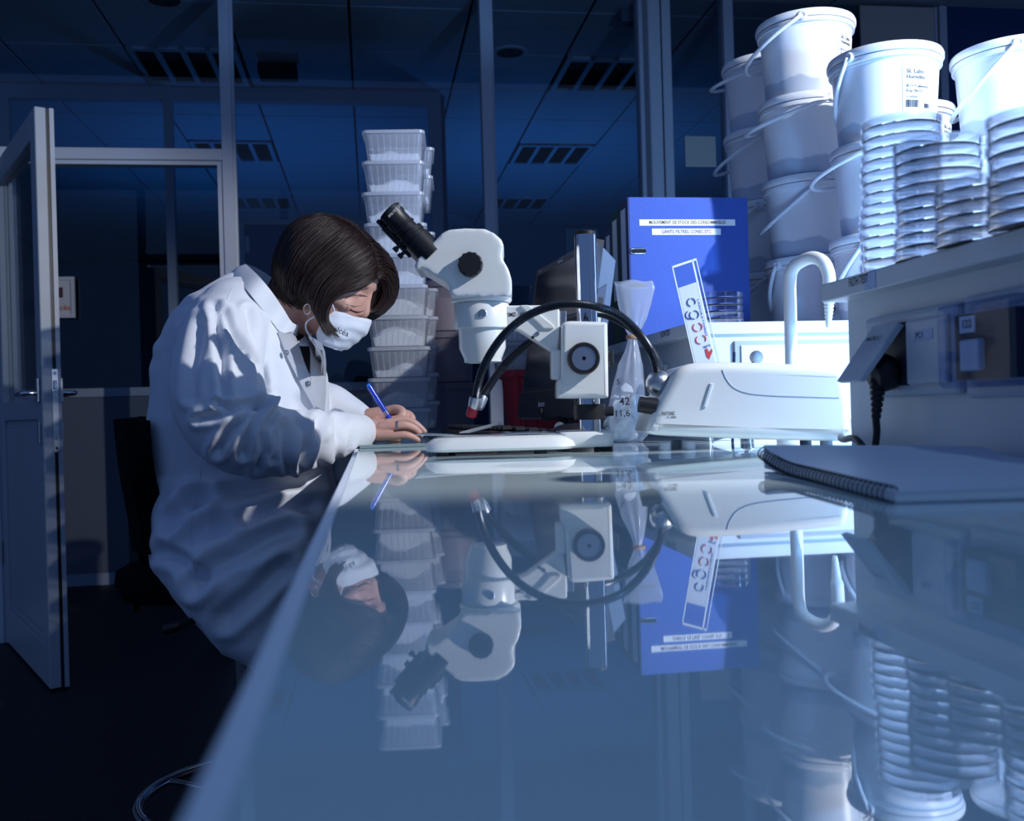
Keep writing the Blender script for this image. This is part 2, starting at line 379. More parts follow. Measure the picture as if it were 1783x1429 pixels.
n += 1; struct(obj('trim_%d' % n, bx(xs2[1], xs2[1] + 0.08, YQ - 0.03, YQ + 0.03, 1.165, ZC - 0.08), M['enamel_grey']))
n += 1; struct(obj('trim_%d' % n, bx(xs2[2], xs2[2] + 0.05, YQ - 0.03, YQ + 0.03, 1.165, ZC - 0.08), M['enamel_grey']))
window(xs2[1] + 0.08, xs2[2], 1.165, ZC - 0.08, YQ); window(xs2[2] + 0.05, e0, 1.165, ZC - 0.08, YQ)
# return wall of the corridor
struct(obj('wall_return', bx(e1, e1 + 0.03, YQ + 0.04, 9.2, 0, ZC), M['wall_blue']))
struct(obj('wall_far', bx(e1, 6, 10.4, 10.5, 0, ZC), M['wall_dim']))
# things on the glass and beyond
a = onY(92, 482, YQ - 0.05); b = onY(131, 553, YQ - 0.05)
t = thing('picture_frame', 'small white framed certificate beside the open door', 'picture frame', ((a.x + b.x) / 2, YQ - 0.045, b.z))
a = onY(84, 482, YQ - 0.05)
fb = BM(); w = 0.02
box(fb, a.x, b.x, YQ - 0.055, YQ - 0.035, a.z - w, a.z); box(fb, a.x, b.x, YQ - 0.055, YQ - 0.035, b.z, b.z + w); box(fb, a.x, a.x + w, YQ - 0.055, YQ - 0.035, b.z + w, a.z - w); box(fb, b.x - w, b.x, YQ - 0.055, YQ - 0.035, b.z + w, a.z - w)
M['frame_white'] = mat('white_gloss_frame', (0.75, 0.77, 0.80), 0.3); obj('moulding', fb, M['frame_white'], t)  # plain white gloss of the moulding
obj('sheet', bx(a.x + w, b.x - w, YQ - 0.044, YQ - 0.036, b.z + w, a.z - w), M['paper'], t)
M['photo'] = mat('photo_print', (0.12, 0.06, 0.06), 0.5, var=0.6, vscale=40); mx = (a.x + b.x) / 2
obj('photo', bx(mx - 0.045, mx + 0.005, YQ - 0.046, YQ - 0.044, b.z + 0.12, b.z + 0.18), M['photo'], t)
M['orange'] = mat('orange_ink', (0.7, 0.16, 0.02), 0.5)
text('lettering', 'elcéa', 0.045, M['orange'], t, (mx, YQ - 0.047, b.z + 0.06), (1, 0, 0), (0, 0, 1))
a = onY(1192, 237, YP - 0.006); b = onY(1247, 291, YP - 0.006)
tag(obj('paper_sheet', bx(a.x, b.x, YP - 0.008, YP - 0.004, b.z, a.z), mat('cream_paper', (0.72, 0.70, 0.58), 0.8), org=((a.x + b.x) / 2, YP - 0.006, b.z)), 'square cream paper sheet taped to the glass left of the bucket stacks', 'paper')
a = onY(985, 398, 10.39); b = onY(1042, 425, 10.39)
tag(obj('paper_sheet', bx(a.x, b.x, 10.385, 10.3995, b.z - 0.3, a.z), mat('cream_paper_far', (0.70, 0.69, 0.60), 0.8), org=((a.x + b.x) / 2, 10.39, b.z - 0.3)), 'pale notice board sheet far behind the chrome microscope pole', 'paper')
a = onY(416, 383, YQ - 0.06); b = onY(640, 520, YQ - 0.06)
t = thing('notice_board', 'dark blue board in a worn metal frame behind the woman\'s head', 'board', ((a.x + b.x) / 2, YQ - 0.06, b.z))
obj('panel', bx(a.x + 0.03, b.x - 0.03, YQ - 0.06, YQ - 0.035, b.z + 0.03, a.z - 0.03), M['wall_blue'], t); fb = BM()
box(fb, a.x, b.x, YQ - 0.075, YQ - 0.035, a.z - 0.03, a.z); box(fb, a.x, b.x, YQ - 0.075, YQ - 0.035, b.z, b.z + 0.03); box(fb, a.x, a.x + 0.03, YQ - 0.075, YQ - 0.035, b.z + 0.03, a.z - 0.03); box(fb, b.x - 0.03, b.x, YQ - 0.075, YQ - 0.035, b.z + 0.03, a.z - 0.03)
obj('frame', fb, mat('worn_frame', (0.30, 0.36, 0.42), 0.5, var=0.35, vscale=25), t)
obj('hinge', bx(a.x + 0.035, a.x + 0.06, YQ - 0.08, YQ - 0.06, a.z - 0.2, a.z - 0.1), M['enamel_grey'], t)
a = onY(1496, 0, YP - 0.05); b = onY(1629, 165, YP - 0.05)
t = thing('wall_panel', 'beige board on the partition above the bucket with the labelled front', 'board', ((a.x + b.x) / 2, YP - 0.05, b.z))
obj('board', bx(a.x, b.x, YP - 0.06, YP - 0.045, b.z, ZC - 0.02, bev=0.003), mat('beige_board', (0.62, 0.56, 0.50), 0.7, var=0.05), t); obj('edge_strip', bx(b.x, b.x + 0.012, YP - 0.064, YP - 0.045, b.z, ZC - 0.02), M['alu'], t)
# ---------------------------------------------------------------- the open door
hx = Vector((px[0][1] + 0.03, YP - 0.02, 0)); le = P(74, 182, 3.52); le = Vector((le.x, le.y, 0))
dv = (le - hx); DW = dv.length; ang = math.atan2(dv.y, dv.x); DH = 2.105
dr = bpy.data.objects.new('door_1', None); COL.objects.link(dr); dr.location = hx; dr.rotation_euler = (0, 0, ang); struct(dr)
T = 0.028
b = BM(); sw = 0.10
for (x0, x1, z0, z1) in ((0, sw, 0.01, DH), (DW - sw, DW - 0.0, 0.01, DH), (sw, DW - sw, DH - 0.1, DH), (sw, DW - sw, 0.01, 0.16), (sw, DW - sw, 0.98, 1.06)):
    box(b, x0, x1, -T, T * 0.35, z0, z1, bev=0.003, seg=1)
M['door'] = mat('door_lacquer', (0.50, 0.53, 0.58), 0.4, bump=0.02, bscale=100)
obj('stile_frame', b, M['door'], dr, world=False)
b = BM()
for (x0, x1, z0, z1) in ((0, sw * 0.7, 0.01, DH), (DW - sw * 0.7, DW, 0.01, DH), (sw * 0.7, DW - sw * 0.7, DH - 0.08, DH)): box(b, x0, x1, T * 0.75, T * 1.3, z0, z1)
obj('rear_frame', b, M['door'], dr, world=False)
obj('core_strip', bx(0, DW - 0.004, T * 0.35, T * 0.75, 0.012, DH - 0.002), M['black_plastic'], dr, world=False) if False else obj('edge_seal', bx(DW - 0.02, DW - 0.004, T * 0.35, T * 0.75, 0.012, DH - 0.002), M['black_plastic'], dr, world=False)
obj('pane', bx(sw, DW - sw, -0.004, 0.004, 1.06, DH - 0.1), M['glass'], dr, world=False)
lp = bx(sw, DW - sw, -0.012, 0.004, 0.16, 0.98); box(lp, sw + 0.03, DW - sw - 0.03, -0.02, -0.012, 0.19, 0.95, bev=0.006); obj('lower_panel', lp, M['door'], dr, world=False)
lk = obj('lock_plate', bx(DW, DW + 0.003, T * 0.2, T * 0.9, 0.86, 1.16), M['steel'], dr, world=False)
obj('latch', bx(DW + 0.003, DW + 0.012, T * 0.35, T * 0.75, 1.09, 1.12, bev=0.002), M['chrome'], lk, world=False)
for z in (0.875, 0.91, 1.145): obj('screw', lz([(0.006, 0), (0.005, 0.002), (0, 0.002)], (DW + 0.003, T * 0.55, z), (1, 0, 0), 10), M['chrome'], lk, world=False)
for s in (-1, 1):
    y0 = -T if s < 0 else T * 1.3
    rs = obj('rosette', bx(DW - 0.062, DW - 0.028, y0, y0 + s * 0.012, 1.04, 1.13, bev=0.003), M['steel'], dr, world=False)
    hb = BM(); pts = spline([(DW - 0.045, y0 + s * 0.01, 1.075), (DW - 0.045, y0 + s * 0.05, 1.075), (DW - 0.07, y0 + s * 0.058, 1.075), (DW - 0.16, y0 + s * 0.058, 1.073), (DW - 0.178, y0 + s * 0.05, 1.072), (DW - 0.18, y0 + s * 0.025, 1.072)], 6)
    tube(hb, pts, 0.0095, 10); obj('handle', hb, M['chrome'], rs, world=False, smooth=True)
    obj('cylinder_plate', bx(DW - 0.06, DW - 0.03, y0, y0 + s * 0.01, 0.89, 0.97, bev=0.003), M['steel'], dr, world=False)
hb = BM()
for z in (0.35, 1.75): lathe(hb, [(0.012, 0), (0.012, 0.1)], (-0.008, -T - 0.008, z), (0, 0, 1), 12, True)
obj('hinge', hb, M['steel'], dr, world=False, smooth=True, sharp=40)
# ================================================================ island bench and reagent shelves
def onX(x, y, X): r = ray(x, y); return CAM + r * (X / r.x)
XE = -0.033; YB0 = -0.55; YB1 = 3.05
def bench_mat():
    m = mat('bench_glass', (0.68, 0.80, 0.80), 0.02, spec=0.5, ior=2.0); return m
M['bench'] = bench_mat(); M['edge'] = mat('bench_edge_laminate', (0.80, 0.84, 0.92), 0.5)
t = thing('lab_bench', 'long island lab bench with a mirror-like glass worktop', 'bench', (0.9, 1.2, 0))
obj('worktop', bx(XE + 0.008, 2.0, YB0, YB1, ZB - 0.008, ZB), M['bench'], t)
obj('edge_strip', join(bx(XE, XE + 0.0078, YB0, YB1, ZB - 0.035, ZB - 0.0004, bev=0.001, seg=1), bx(XE + 0.0078, 2.0, YB0, YB1, ZB - 0.035, ZB - 0.008)), M['edge'], t)
for y in (YB0 + 0.1, YB1 - 0.1):
    for x in (0.08, 1.9): obj('leg', bx(x - 0.025, x + 0.025, y - 0.025, y + 0.025, 0, ZB - 0.035), M['alu'], t)
obj('rail', bx(0.07, 0.10, YB0 + 0.125, YB1 - 0.125, ZB - 0.10, ZB - 0.035), M['alu'], t)
for k, y in enumerate((-0.1, 0.6, 1.3, 2.0)):
    c = thing('base_cabinet', 'grey base cabinet under the bench worktop, %s from the near end' % ('first', 'second', 'third', 'fourth')[k], 'cabinet', (0.95, y + 0.34, 0))
    obj('carcass', bx(0.66, 1.25, y, y + 0.68, 0.08, ZB - 0.04), M['enamel_grey'], c); dd = obj('door', bx(0.64, 0.658, y + 0.01, y + 0.67, 0.1, ZB - 0.06, bev=0.003), M['enamel_grey'], c)
    obj('handle', bx(0.62, 0.64, y + 0.27, y + 0.4, 0.7, 0.715, bev=0.003), M['steel'], dd); obj('plinth', bx(0.7, 1.2, y + 0.02, y + 0.66, 0, 0.08), M['dark'], c)
XS = 0.567; XPN = 0.60; XS1 = 1.46; ZS0 = ZB + 0.190; ZS1 = ZB + 0.2125
def shelf_unit(label, y0, y1):
    t = thing('reagent_shelf', label, 'shelf', (0.97, (y0 + y1) / 2, ZB))
    obj('shelf_board', bx(XS, XS1, y0, y1, ZS0, ZS1, bev=0.0015, seg=1), M['shelf_white'], t)
    obj('body', bx(XPN, XS1 - 0.035, y0 + 0.006, y1 - 0.006, ZB + 0.0004, ZS0), M['shelf_white'], t)
    return t
YA = 1.167; YF = 1.68
s1 = shelf_unit('near white reagent shelf with sockets on its side at the right', YB0 + 0.1, YA)
s2 = shelf_unit('far white reagent shelf carrying the blue binder and bucket stacks', YF, YB1 - 0.05)
# end panel detail of the far unit
e = BM(); box(e, XPN + 0.06, XS1 - 0.1, YF - 0.004, YF + 0.006, ZB + 0.03, ZS0 - 0.02, bev=0.001, seg=1); obj('end_panel', e, M['shelf_white'], s2)
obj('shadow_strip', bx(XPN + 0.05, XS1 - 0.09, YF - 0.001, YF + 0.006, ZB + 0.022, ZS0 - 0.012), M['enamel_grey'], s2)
# writing
q = onX(1494, 489, XS - 0.0012); text('lettering', 'FILTH TEST', 0.014, M['ink'], s1, q, (0, -1, 0), (0, 0, 1), fit=0.045)
tp = onX(1513, 484, XS - 0.0008); obj('tape', bx(XS - 0.0009, XS - 0.0001, tp.y - 0.014, tp.y + 0.01, ZS0 + 0.001, ZS1 - 0.002), mat('shiny_tape', (0.5, 0.6, 0.8), 0.12), s1)
q = onX(1158, 581, XS - 0.0012); text('lettering', 'FLOW TEST', 0.016, M['ink'], s2, q, (0, -1, 0), (0, 0, 1), fit=0.06)
# sockets on the near unit (face looks to -X)
M['socket'] = mat('grey_socket', (0.52, 0.56, 0.62), 0.35); M['socket_dk'] = mat('dark_socket', (0.015, 0.022, 0.045), 0.5)
def sq(x0, y0, x1, y1, X):
    a = onX(x0, y0, X); b = onX(x1, y1, X); return min(a.y, b.y), max(a.y, b.y), min(a.z, b.z), max(a.z, b.z)
ya, yb, za, zb = sq(1524, 512, 1694, 642, XPN); za, zb = ZB + 0.068, ZB + 0.162
fr = obj('socket_frame', bx(XPN - 0.016, XPN, ya, yb, za, zb, bev=0.006), M['socket'], s1)
y1, y2 = onX(1581, 570, XPN - 0.018).y, onX(1652, 570, XPN - 0.018).y
fl = obj('socket_flap', bx(XPN - 0.022, XPN - 0.0155, y2, y1, za + 0.012, zb - 0.012, bev=0.003), M['socket'], s1)
obj('tag_label', bx(XPN - 0.0226, XPN - 0.022, y2 + 0.022, y1 - 0.018, zb - 0.036, zb - 0.024), mat('tag_tape', (0.35, 0.45, 0.65), 0.15), fl)
text('lettering', 'PC1', 0.009, M['ink'], fl, (XPN - 0.0229, (y1 + y2) / 2 + 0.008, zb - 0.03), (0, -1, 0), (0, 0, 1))
y3 = onX(1526, 570, XPN - 0.018).y; y4 = y1 + 0.004
rc = obj('socket_recess', bx(XPN - 0.0175, XPN - 0.0155, y4, y3 - 0.004, za + 0.012, zb - 0.012), M['socket_dk'], s1)
# open flap lying on the plug
b = BM(); h = zb - 0.016; L = 0.078
pts = [Vector((XPN - 0.018, 0, h)), Vector((XPN - 0.018 - L * 0.62, 0, h - L * 0.78)), Vector((XPN - 0.024 - L * 0.62, 0, h - L * 0.75)), Vector((XPN - 0.026, 0, h + 0.004))]
prism(b, [p + Vector((0, y4 + 0.002, 0)) for p in pts], Vector((0, y3 - y4 - 0.008, 0)), 0.0015, 2)
fo = obj('open_flap', b, M['socket'], s1)
text('lettering', 'MICRO 2', 0.008, M['ink'], fo, Vector((XPN - 0.0265, (y3 + y4) / 2, h - 0.012)) + Vector((-0.0127, 0, 0)), (0, -1, 0), (0.60, 0, 0.80))
# clear-covered breaker box
ya2, yb2 = onX(1783, 560, XPN).y - 0.06, onX(1698, 560, XPN).y
bk = obj('breaker_plate', bx(XPN - 0.010, XPN, ya2, yb2 + 0.006, ZB + 0.064, ZB + 0.166, bev=0.005), M['socket'], s1)
obj('breaker_body', bx(XPN - 0.03, XPN - 0.010, ya2 + 0.03, yb2 - 0.012, ZB + 0.082, ZB + 0.145), M['socket_dk'], bk)
obj('switch', bx(XPN - 0.038, XPN - 0.03, yb2 - 0.06, yb2 - 0.03, ZB + 0.09, ZB + 0.12, bev=0.002), M['shelf_white'], bk)
obj('number_tag', bx(XPN - 0.0315, XPN - 0.03, yb2 - 0.046, yb2 - 0.022, ZB + 0.127, ZB + 0.143), M['paper'], bk)
text('lettering', '122', 0.011, M['ink'], bk, (XPN - 0.0322, yb2 - 0.034, ZB + 0.135), (0, -1, 0), (0, 0, 1))
obj('clear_cover', bx(XPN - 0.045, XPN - 0.0101, ya2 + 0.012, yb2 - 0.002, ZB + 0.074, ZB + 0.156, bev=0.006), pane_mat('smoky_cover', (0.70, 0.78, 0.92), 0.05, 1.25), bk)
# socket on the far unit
ya, yb, za, zb = sq(1138, 606, 1166, 640, XPN); fs = obj('socket_frame', bx(XPN - 0.012, XPN, ya, yb, ZB + 0.06, ZB + 0.15, bev=0.005), M['shelf_white'], s2)
obj('socket_flap', bx(XPN - 0.017, XPN - 0.012, ya + 0.02, yb - 0.02, ZB + 0.072, ZB + 0.138, bev=0.003), M['shelf_white'], s2)
# plug and power cable
pc = P(1555, 596, 1.0); t = thing('power_cable', 'black power plug and cable hanging from the open socket flap', 'power cable', (0.55, 1.0, ZB))
yc = (y3 + y4) / 2 - 0.002
bp = lz([(0.0, -0.004), (0.017, 0), (0.021, 0.006), (0.021, 0.016), (0.016, 0.026), (0.0, 0.028)], (XPN - 0.0175, yc, ZB + 0.098), (-1, 0, -0.25), 20); obj('plug', bp, M['black_plastic'], t, smooth=True, sharp=40)
top = Vector((XPN - 0.036, yc, ZB + 0.088)); low = top + Vector((-0.004, 0.0, -0.045))
bs = BM(); pr = []
for k in range(7): pr += [(0.0095 - 0.0007 * k, k * 0.0065), (0.0095 - 0.0007 * k, k * 0.0065 + 0.0045), (0.0065 - 0.0004 * k, k * 0.0065 + 0.005), (0.0065 - 0.0004 * k, k * 0.0065 + 0.0063)]
lathe(bs, pr, top, low - top, 14, True); obj('strain_relief', bs, M['black_plastic'], t, smooth=True, sharp=40)
lx, ly, ld = proj(low)
cp = spline([top.lerp(low, 0.8), low, onX(lx + 1, ly + 26, XPN - 0.036), onX(lx - 8, ly + 62, XPN - 0.034), onX(1490, 764, XPN - 0.03), P(1470, 765, 1.215), P(1464, 763, 1.29), P(1466, 760, 1.40), P(1458, 752, 1.50)], 8)
cb_ = BM(); tube(cb_, cp, 0.0042, 10); obj('cable', cb_, M['black_plastic'], t, smooth=True)
# ---------------------------------------------------------------- petri dishes
def petri(loc, label, group):
    t = thing('petri_dish', label, 'petri dish', loc, 0, group)
    obj('base', lz([(0.0, 0.0006), (0.0405, 0.0006), (0.0430, 0.0012), (0.0430, 0.0106), (0.0419, 0.0106), (0.0417, 0.0024), (0.0, 0.0020)], n=40), M['clear'], t, world=False, smooth=True, sharp=35)
    obj('lid', lz([(0.0, 0.0126), (0.0440, 0.0126), (0.0450, 0.0119), (0.0450, 0.0038), (0.0440, 0.0038), (0.0438, 0.0111), (0.0, 0.0111)], n=40), M['dish_lid'], t, world=False, smooth=True, sharp=35)
    return t
ORD = ['bottom', 'second', 'third', 'fourth', 'fifth', 'sixth', 'seventh', 'eighth', 'ninth', 'tenth', 'eleventh', 'twelfth', 'thirteenth', 'fourteenth']
def ordn(k, n): return 'top' if k == n - 1 else (ORD[0] if k == 0 else ORD[k] + ' from bottom')
proto = None
for (x, y, n, nm) in ((0.617, 1.067, 14, 'tall leftmost stack'), (0.609, 0.974, 10, 'second stack from left'), (0.599, 0.882, 5, 'short third stack'), (0.594, 0.790, 8, 'rightmost stack')):
    for k in range(n):
        jx, jy = random.uniform(-0.0015, 0.0015), random.uniform(-0.0015, 0.0015)
        loc = (x + jx + 0.0006 * k * (1 if nm.startswith('tall') else 0.3), y + jy, ZS1 + 0.0001 + k * 0.0128); lab = 'clear petri dish, %s in the %s on the near shelf' % (ordn(k, n), nm)
        if proto is None: proto = petri(loc, lab, 'petri dishes stacked on the near shelf')
        else: dup(proto, loc, random.uniform(0, 6), lab)
pq = P(1252, 560, 1.86)
for k in range(5):
    d = dup(proto, (pq.x + random.uniform(-0.002, 0.002), pq.y, ZS1 + 0.0001 + k * 0.0128), 0, 'clear petri dish, %s in the small stack before the blue binder' % ordn(k, 5)); d['group'] = 'petri dishes stacked before the binder'
# hand-written marks on a dish
wt = bpy.data.objects.get('petri_dish.013')
if wt:
    ORG[wt.name] = Vector(wt.location); cc = Vector(wt.location); nrm = Vector((-0.75, -0.66, 0)).normalized(); rr = nrm.cross(UP) * -1
    text('handwriting', 'farmata 12', 0.008, M['ink'], wt, cc + nrm * 0.0456 + UP * 0.008, rr, UP)
# ---------------------------------------------------------------- buckets
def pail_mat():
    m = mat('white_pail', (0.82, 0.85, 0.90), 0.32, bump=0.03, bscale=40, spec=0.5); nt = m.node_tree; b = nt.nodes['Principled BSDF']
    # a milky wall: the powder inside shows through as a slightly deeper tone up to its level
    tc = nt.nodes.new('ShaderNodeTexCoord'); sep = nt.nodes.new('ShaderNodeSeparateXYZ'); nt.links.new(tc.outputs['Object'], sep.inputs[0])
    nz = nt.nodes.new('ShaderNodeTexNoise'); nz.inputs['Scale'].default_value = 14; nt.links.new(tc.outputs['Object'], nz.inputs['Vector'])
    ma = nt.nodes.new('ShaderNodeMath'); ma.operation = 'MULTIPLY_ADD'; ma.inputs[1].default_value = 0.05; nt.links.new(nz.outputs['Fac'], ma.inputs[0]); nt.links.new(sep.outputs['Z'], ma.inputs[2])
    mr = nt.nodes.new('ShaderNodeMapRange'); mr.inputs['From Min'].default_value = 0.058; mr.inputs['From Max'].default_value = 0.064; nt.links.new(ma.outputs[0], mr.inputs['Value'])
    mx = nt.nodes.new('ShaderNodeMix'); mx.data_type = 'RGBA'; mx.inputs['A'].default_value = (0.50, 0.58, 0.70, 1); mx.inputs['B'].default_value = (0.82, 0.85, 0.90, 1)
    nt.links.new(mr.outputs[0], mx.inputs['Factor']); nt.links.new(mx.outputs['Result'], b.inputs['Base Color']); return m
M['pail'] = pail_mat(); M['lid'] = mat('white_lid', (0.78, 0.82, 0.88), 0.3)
BH = 0.182
def bail_mesh(phi):
    b = BM(); R = 0.108; z0 = 0.168; pts = []
    for k in range(25):
        a = math.pi * k / 24; s = math.sin(a)
        pts.append(Vector((-R * 1.38 * s * math.cos(phi), -R * math.cos(a), z0 - R * 1.38 * s * math.sin(phi))))
    tube(b, pts, 0.0046, 8); return b
BSC = (1.06, 1.06, 0.976)
def bscale(o):
    o.data.transform(Matrix.Diagonal((*BSC, 1))); return o
def bucket(loc, rz, phi, label, lab_at=None):
    t = thing('bucket', label, 'bucket', loc, rz, 'white lidded buckets on the far shelf')
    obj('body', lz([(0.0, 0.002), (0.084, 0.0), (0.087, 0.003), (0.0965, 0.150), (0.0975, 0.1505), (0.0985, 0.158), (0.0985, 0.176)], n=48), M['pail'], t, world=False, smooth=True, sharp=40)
    lb = lz([(0.0, 0.1825), (0.086, 0.1825), (0.088, 0.1862), (0.094, 0.1862), (0.104, 0.1835), (0.1062, 0.178), (0.1062, 0.170), (0.1045, 0.1665), (0.1, 0.168), (0.0995, 0.176), (0.0, 0.178)], n=48)
    l = obj('lid', lb, M['lid'], t, world=False, smooth=True, sharp=45)
    obj('skirt', lz([(0.1000, 0.166), (0.1030, 0.165), (0.1026, 0.156), (0.0985, 0.155)], n=48), M['lid'], t, world=False, smooth=True, sharp=40)
    obj('handle', bail_mesh(phi), M['lid'], t, world=False, smooth=True)
    for s in (-1, 1): obj('pin', lz([(0.0105, 0), (0.0105, 0.006), (0.008, 0.0085), (0.006, 0.0085), (0.0055, 0.006), (0.0, 0.006)], (0, s * 0.101, 0.168), (0, s, 0), 16), M['lid'], t, world=False, smooth=True, sharp=40)
    if lab_at is not None:
        a0 = lab_at - rz; G = []; r = 0.0960
        def pt(a, z, off=0.0006): rr = 0.0873 + (z - 0.003) * (0.0095 / 0.147) + off; return Vector((rr * math.cos(a), rr * math.sin(a), z))
        W2 = 0.36
        for zi in range(5): G.append([pt(a0 - W2 + 2 * W2 * k / 10, 0.045 + 0.092 * zi / 4) for k in range(11)])
        bl = BM(); grid(bl, G); lo = obj('label', bl, M['paper'], t, world=False)
        bb = BM()
        def patch(u0, u1, v0, v1):
            A = a0 - W2 + 2 * W2 * u0; B = a0 - W2 + 2 * W2 * u1; z0 = 0.045 + 0.092 * v0; z1 = 0.045 + 0.092 * v1
            V = [bb.verts.new(p) for p in (pt(A, z0, 0.0012), pt(B, z0, 0.0012), pt(B, z1, 0.0012), pt(A, z1, 0.0012))]; bb.faces.new(V)
        rnd = random.Random(3); u = 0.08
        while u < 0.44:
            w = rnd.choice((0.008, 0.014, 0.02)); patch(u, u + w, 0.10, 0.26); u += w + rnd.choice((0.008, 0.014))
        u = 0.66
        while u < 0.9:
            w = rnd.choice((0.008, 0.014)); patch(u, u + w, 0.10, 0.2); u += w + 0.012
        obj('barcode', bb, M['ink'], lo, world=False)
        def ctext(s, u, v, size):
            me = textmesh(s, size, 'LEFT')
            for vv in me.vertices:
                z = 0.045 + 0.092 * v + vv.co.y; vv.co = pt(a0 - W2 + 2 * W2 * u + vv.co.x / 0.093, z, 0.0013)
            obj('lettering', me, M['ink'], lo)
        ctext('SL Labo', 0.1, 0.86, 0.011); ctext('Humidité :', 0.1, 0.74, 0.010); ctext('B.O 7 aliments :', 0.1, 0.55, 0.008); ctext('Exp 06/21', 0.1, 0.45, 0.008); ctext('N 4200611', 0.1, 0.32, 0.006)
    for ch_ in t.children_recursive: bscale(ch_)
    return t
DCAM = math.atan2(-FW.y, -FW.x)
def bstack(xpx, d, n, nm, specs):
    c = P(xpx, 400, d)
    for k in range(n):
        th, phi, lab = specs[n - 1 - k]
        jx = random.uniform(-0.004, 0.004)
        bucket((c.x + jx, c.y, ZS1 + 0.0002 + k * BH), -YAW - math.radians(th), math.radians(phi), 'white plastic bucket, %s of the %s' % (ordn(k, n), nm), None if lab is None else DCAM + math.radians(lab))
bstack(1546, 1.985, 3, 'three-bucket stack behind the tall petri dishes', [(57, 58, 18), (28, 18, None), (40, 50, 0)])
bstack(1412, 2.27, 4, 'four-bucket stack just right of the binder', [(20, 30, 48), (-12, 22, None), (4, 42, None), (62, 60, 12)])
bstack(1343, 2.53, 4, 'farthest four-bucket stack at the left', [(-20, 20, None), (10, 30, None), (30, 35, None), (20, 40, None)])
bstack(1768, 1.97, 3, 'three-bucket stack at the right edge', [(20, 46, 60), (30, 40, None), (10, 40, None)])
bstack(1583, 2.36, 3, 'three-bucket stack hidden behind the labelled bucket', [(0, 60, 50), (10, 50, None), (10, 50, None)])
# ---------------------------------------------------------------- binders
M['binder'] = mat('blue_binder_cloth', (0.03, 0.085, 0.38), 0.6, bump=0.35, bscale=900, var=0.15, vscale=300); M['binder_dk'] = mat('navy_binder_cloth', (0.02, 0.04, 0.13), 0.6, bump=0.3, bscale=800); M['binder_g'] = mat('green_binder_cloth', (0.005, 0.07, 0.045), 0.6, bump=0.3, bscale=800)
def binder(name, label, x0, x1, y0, y1, h, m, sp_m, front=True, labels=True):
    z0 = ZS1 + 0.0002; t = thing(name, label, 'binder', ((x0 + x1) / 2, (y0 + y1) / 2, z0), 0, None); z1 = z0 + h
    obj('front_cover', bx(x0 + 0.004, x1, y0, y0 + 0.003, z0, z1), m, t); obj('back_cover', bx(x0 + 0.004, x1, y1 - 0.003, y1, z0, z1), m, t); obj('spine', bx(x0, x0 + 0.004, y0, y1, z0, z1, bev=0.001, seg=1), sp_m, t)
    obj('pages', bx(x0 + 0.02, x1 - 0.012, y0 + 0.006, y1 - 0.02, z0 + 0.004, z1 - 0.02), M['paper'], t)
    obj('spine_label', bx(x0 - 0.0008, x0, y0 + 0.018, y1 - 0.018, z0 + 0.10, z1 - 0.02), M['paper'], t)
    return t
b0 = P(1082, 347, 2.18); b1 = P(1307, 345, 2.18); yb0 = 2.10; bh = b0.z - ZS1
X0b = max(b0.x, XS + 0.006)
bd = binder('ring_binder', 'large blue ring binder facing the camera with two white label strips', X0b, b1.x, yb0, yb0 + 0.075, bh, M['binder'], M['binder_dk'])
zc = ZS1 + bh
for (xa, xb, ya_, yb_, s) in ((1113, 1280, 382, 392, 'MOUVEMENT DE STOCK DES CONSOMMABLES'), (1135, 1255, 398, 408, 'GANTS, FILTRES, CONES, ETC')):
    a = onY(xa, ya_, yb0); b = onY(xb, yb_, yb0); l = obj('label_strip', bx(a.x, b.x, yb0 - 0.0008, yb0, b.z - 0.001, a.z), M['paper'], bd)
    text('lettering', s, 0.0105, M['red_ink'], l, ((a.x + b.x) / 2, yb0 - 0.0012, (a.z + b.z) / 2 - 0.0005), (1, 0, 0), (0, 0, 1), fit=(b.x - a.x) * (0.80 if 'STOCK' in s else 0.72))
for yy in (437, 497):
    c = onY(1111, yy, yb0); pts = [c + Vector((math.cos(a) * 0.0055 + (0.0125 if math.cos(a) > 0 else -0.0125), -0.001, math.sin(a) * 0.0055)) for a in [2 * math.pi * k / 24 for k in range(24)]]
    r_ = BM(); tube(r_, pts, 0.0016, 6, closed=True); sl = obj('slot_ring', r_, M['chrome'], bd, smooth=True)
    sb_ = BM(); sb_.faces.new([sb_.verts.new(p + Vector((0, 0.0006, 0))) for p in pts]); obj('slot_hole', sb_, M['dark'], sl)
binder('ring_binder', 'green ring binder directly behind the large blue binder', X0b + 0.001, b1.x - 0.01, yb0 + 0.083, yb0 + 0.158, bh - 0.008, M['binder_g'], M['binder_g'])
binder('ring_binder', 'dark blue ring binder at the far end of the binder row', X0b + 0.004, b1.x - 0.01, yb0 + 0.165, yb0 + 0.235, bh - 0.03, M['binder_dk'], M['binder_dk'])
